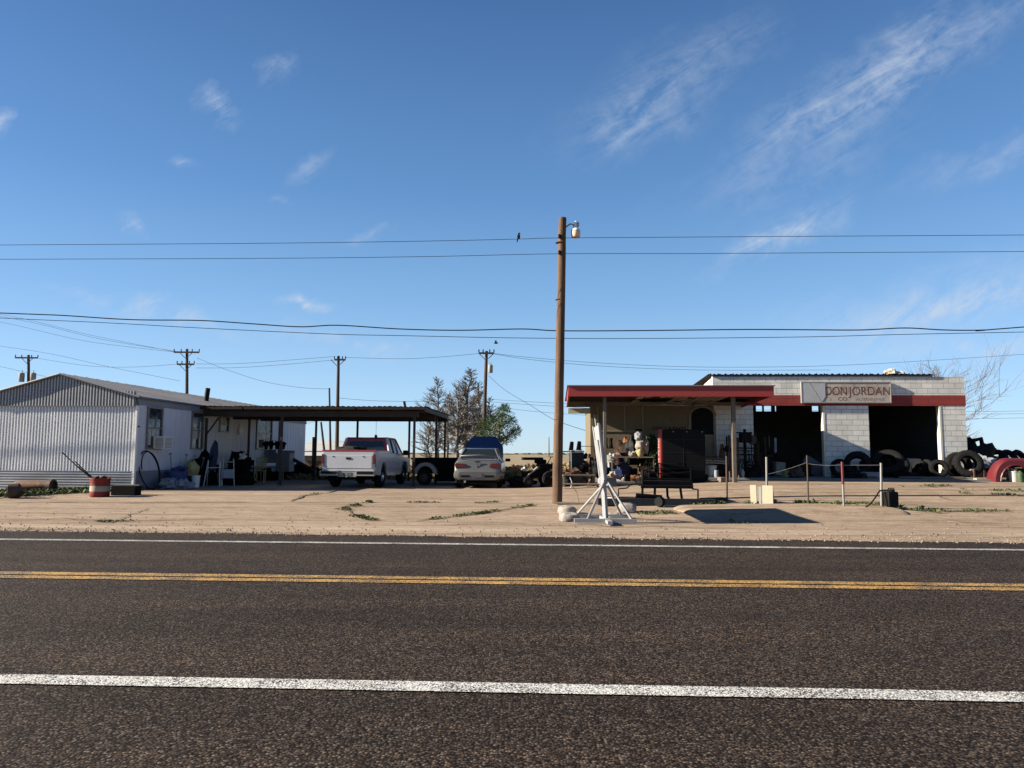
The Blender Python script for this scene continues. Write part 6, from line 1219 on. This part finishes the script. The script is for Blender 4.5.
# more of the small stuff the shade under the canopy is packed with
rnd = random.Random(77)
MORE = [
 ('blue plastic crate behind the red plastic box', 'crate', 617, -2.2, .0, 'box', (.34, .26, .26), 'bluep'), ('brown carton standing against the beige wall behind the greenery', 'carton', 645, -.4, 0, 'box', (.5, .4, .9), 'rust'),
 ('black chest under the greenery against the office wall', 'chest', 655, -.6, 0, 'box', (.7, .45, .75), 'black'), ('dark carton under the narrow shelf', 'carton', 609, -.6, 0, 'box', (.5, .3, .6), 'brown'),
 ('wooden shutter leaning on the office door', 'shutter', 699, -.35, 0, 'box', (.5, .06, 1.5), 'soffit'), ('black rack of shelves between the office door and the bay', 'shelving', 742, -.3, 0, 'rack', (.8, .35, 1.5), 'black'),
 ('low black trunk on the slab at the left edge of the first bay', 'trunk', 752, -1.4, 0, 'box', (.5, .35, .35), 'black'), ('dark rolled carpet leaning beside the hanging brown cloth', 'carpet', 757, -.5, 0, 'roll', (.09, 1.3, 0), 'brown'),
 ('black stool in front of the machine with pulleys', 'stool', 749, -1.8, 0, 'stool', (.3, .3, .45), 'black'), ('small grey can beside the brown bucket', 'can', 716, -2.1, 0, 'roll', (.08, .26, 0), 'greytarp'),
 ('white jug under the right end of the long table', 'jug', 644, -2.0, 0, 'roll', (.1, .3, 0), 'whitecloth'), ('dark suitcase under the middle of the long table', 'suitcase', 630, -1.7, 0, 'box', (.5, .3, .3), 'black'),
 ('black frame leaning on the front of the vending machine', 'frame', 672, -3.4, 0, 'rack', (.9, .1, .7), 'black'), ('black rolled hose heap at the right foot of the vending machine', 'hose', 700, -2.7, 0, 'blob', (.25, .2, .18), 'black'),
 ('black trolley behind the pipe rack', 'trolley', 668, -3.6, 0, 'rack', (1.4, .4, .55), 'black'), ('dark heap of cables behind the pipe rack', 'cables', 648, -3.5, 0, 'blob', (.3, .2, .22), 'black'),
 ('black crate between the tyre and the block pier', 'crate', 848, -.3, 0, 'box', (.5, .35, .45), 'black'), ('dark wooden crate in the middle of the first bay', 'crate', 800, 1.0, 0, 'box', (.7, .5, .45), 'brown'),
 ('low black pallet on the slab between the bays', 'pallet', 848, -1.7, 0, 'rack', (1.0, .5, .18), 'black'), ('crumpled dark cloth on the slab before the second bay', 'cloth', 905, -1.1, 0, 'blob', (.5, .3, .16), 'black')]
for i, (lab, nm, px, v, dz, kind, d, m) in enumerate(MORE):
    b = MB(); bev = 0
    if kind == 'box': b.box((0, 0, d[2]/2), d, ry=rnd.uniform(-.03, .03)); bev = .015
    elif kind == 'blob': b.blob((0, 0, d[2]*.5), d, .5, 9, 200+i)
    elif kind == 'roll': b.lathe([(d[0], 0), (d[0]*1.02, d[1]*.5), (d[0]*.9, d[1]), (.001, d[1])], 12)
    elif kind == 'stool': b.lathe([(.16, .42), (.17, .45), (.001, .46)], 14).tube([(-.1, 0, .42), (-.14, 0, 0)], .015, 5).tube([(.1, 0, .42), (.14, 0, 0)], .015, 5).tube([(0, .1, .42), (0, .14, 0)], .015, 5)
    else:
        for x in (-d[0]/2, d[0]/2):
            for y in (-d[1]/2, d[1]/2): b.tube([(x, y, 0), (x, y, d[2])], .018, 5)
        for z in (.08, .36, .64, .95): b.box((0, 0, d[2]*z), (d[0], d[1], .025))
    put(nm, lab, nm, b, m, on_slab(px, v, dz), YAW+rnd.uniform(-.2, .2), bevel=bev)

MORE2 = [
 ('grey bucket of rags behind the left canopy post', 'bucket', 602, -2.6, 0, 'roll', (.16, .34, 0), 'greytarp'), ('stack of pale magazines at the left end of the long table', 'papers', 616, -2.3, .72, 'box', (.22, .2, .1), 'whitecloth'),
 ('black radio on the long table beside the pink cloth', 'radio', 622.5, -2.35, .72, 'box', (.2, .12, .14), 'black'), ('green bottle on the long table', 'bottle', 628.5, -2.4, .72, 'roll', (.04, .26, 0), 'greenleaf'),
 ('brown teddy on top of the dark blanket heap', 'plush toy', 627, -1.4, 1.15, 'blob', (.14, .12, .16), 'orangecloth'), ('black hat on the head of the grey plush', 'hat', 638.5, -2.2, 1.62, 'blob', (.12, .1, .05), 'black'),
 ('white shoe on the grey tray', 'shoe', 618, -3.05, .14, 'blob', (.12, .06, .05), 'whitep'), ('black boot pair on the right end of the grey tray', 'boots', 627, -3.05, .14, 'box', (.2, .14, .22), 'black'),
 ('tall rusty gas bottle beside the shelving near the office door', 'gas bottle', 722, -.4, 0, 'roll', (.11, 1.2, 0), 'rust'), ('black upright toolbox behind the brown bucket', 'toolbox', 721, -.9, 0, 'box', (.4, .3, .6), 'black'),
 ('dark battery on the slab in front of the black trunk', 'battery', 752, -2.0, 0, 'box', (.26, .17, .2), 'black'), ('thin dark iron bar propped against the first bay edge', 'bar', 756, -.25, 0, 'roll', (.02, 1.7, 0), 'steel'),
 ('rusty exhaust pipe piece before the tractor tyres', 'exhaust', 862, -1.7, 0, 'box', (.9, .09, .09), 'rust'), ('grey sheet leaning inside the second bay', 'sheet', 912, .6, 0, 'box', (.7, .04, .7), 'greytarp'),
 ('tan carton beside the tub under the house wall', 'carton', 722.5, -3.6, 0, 'box', (.3, .25, .16), 'wood'), ('dark engine block on the slab right of the yellow box', 'engine block', 795, -1.6, 0, 'blob', (.26, .2, .22), 'steel')]
MORE2[14] = ('small tan carton on the ground in front of the canopy slab', 'carton', 722.5, -3.6, 0, 'box', (.3, .25, .16), 'wood')
for i, (lab, nm, px, v, dz, kind, d, m) in enumerate(MORE2):
    b = MB()
    if kind == 'box': b.box((0, 0, d[2]/2), d, ry=rnd.uniform(-.05, .05))
    elif kind == 'blob': b.blob((0, 0, d[2]*.5), d, .45, 9, 300+i)
    else: b.lathe([(d[0], 0), (d[0]*1.02, d[1]*.7), (d[0]*.6, d[1]*.9), (d[0]*.5, d[1]), (.001, d[1])], 12)
    put(nm.replace(' ', '_'), lab, nm, b, m, on_slab(px, v, dz), YAW+rnd.uniform(-.3, .3), bevel=.012 if kind == 'box' else 0)
post4 = [o for o in bpy.data.objects if o.get('label', '').startswith('fence post with a rusty red top')][0]
MB().tube([t4*.52, t4*1.005], .034, 8).build('painted_top', 'redf', post4, smooth=50)
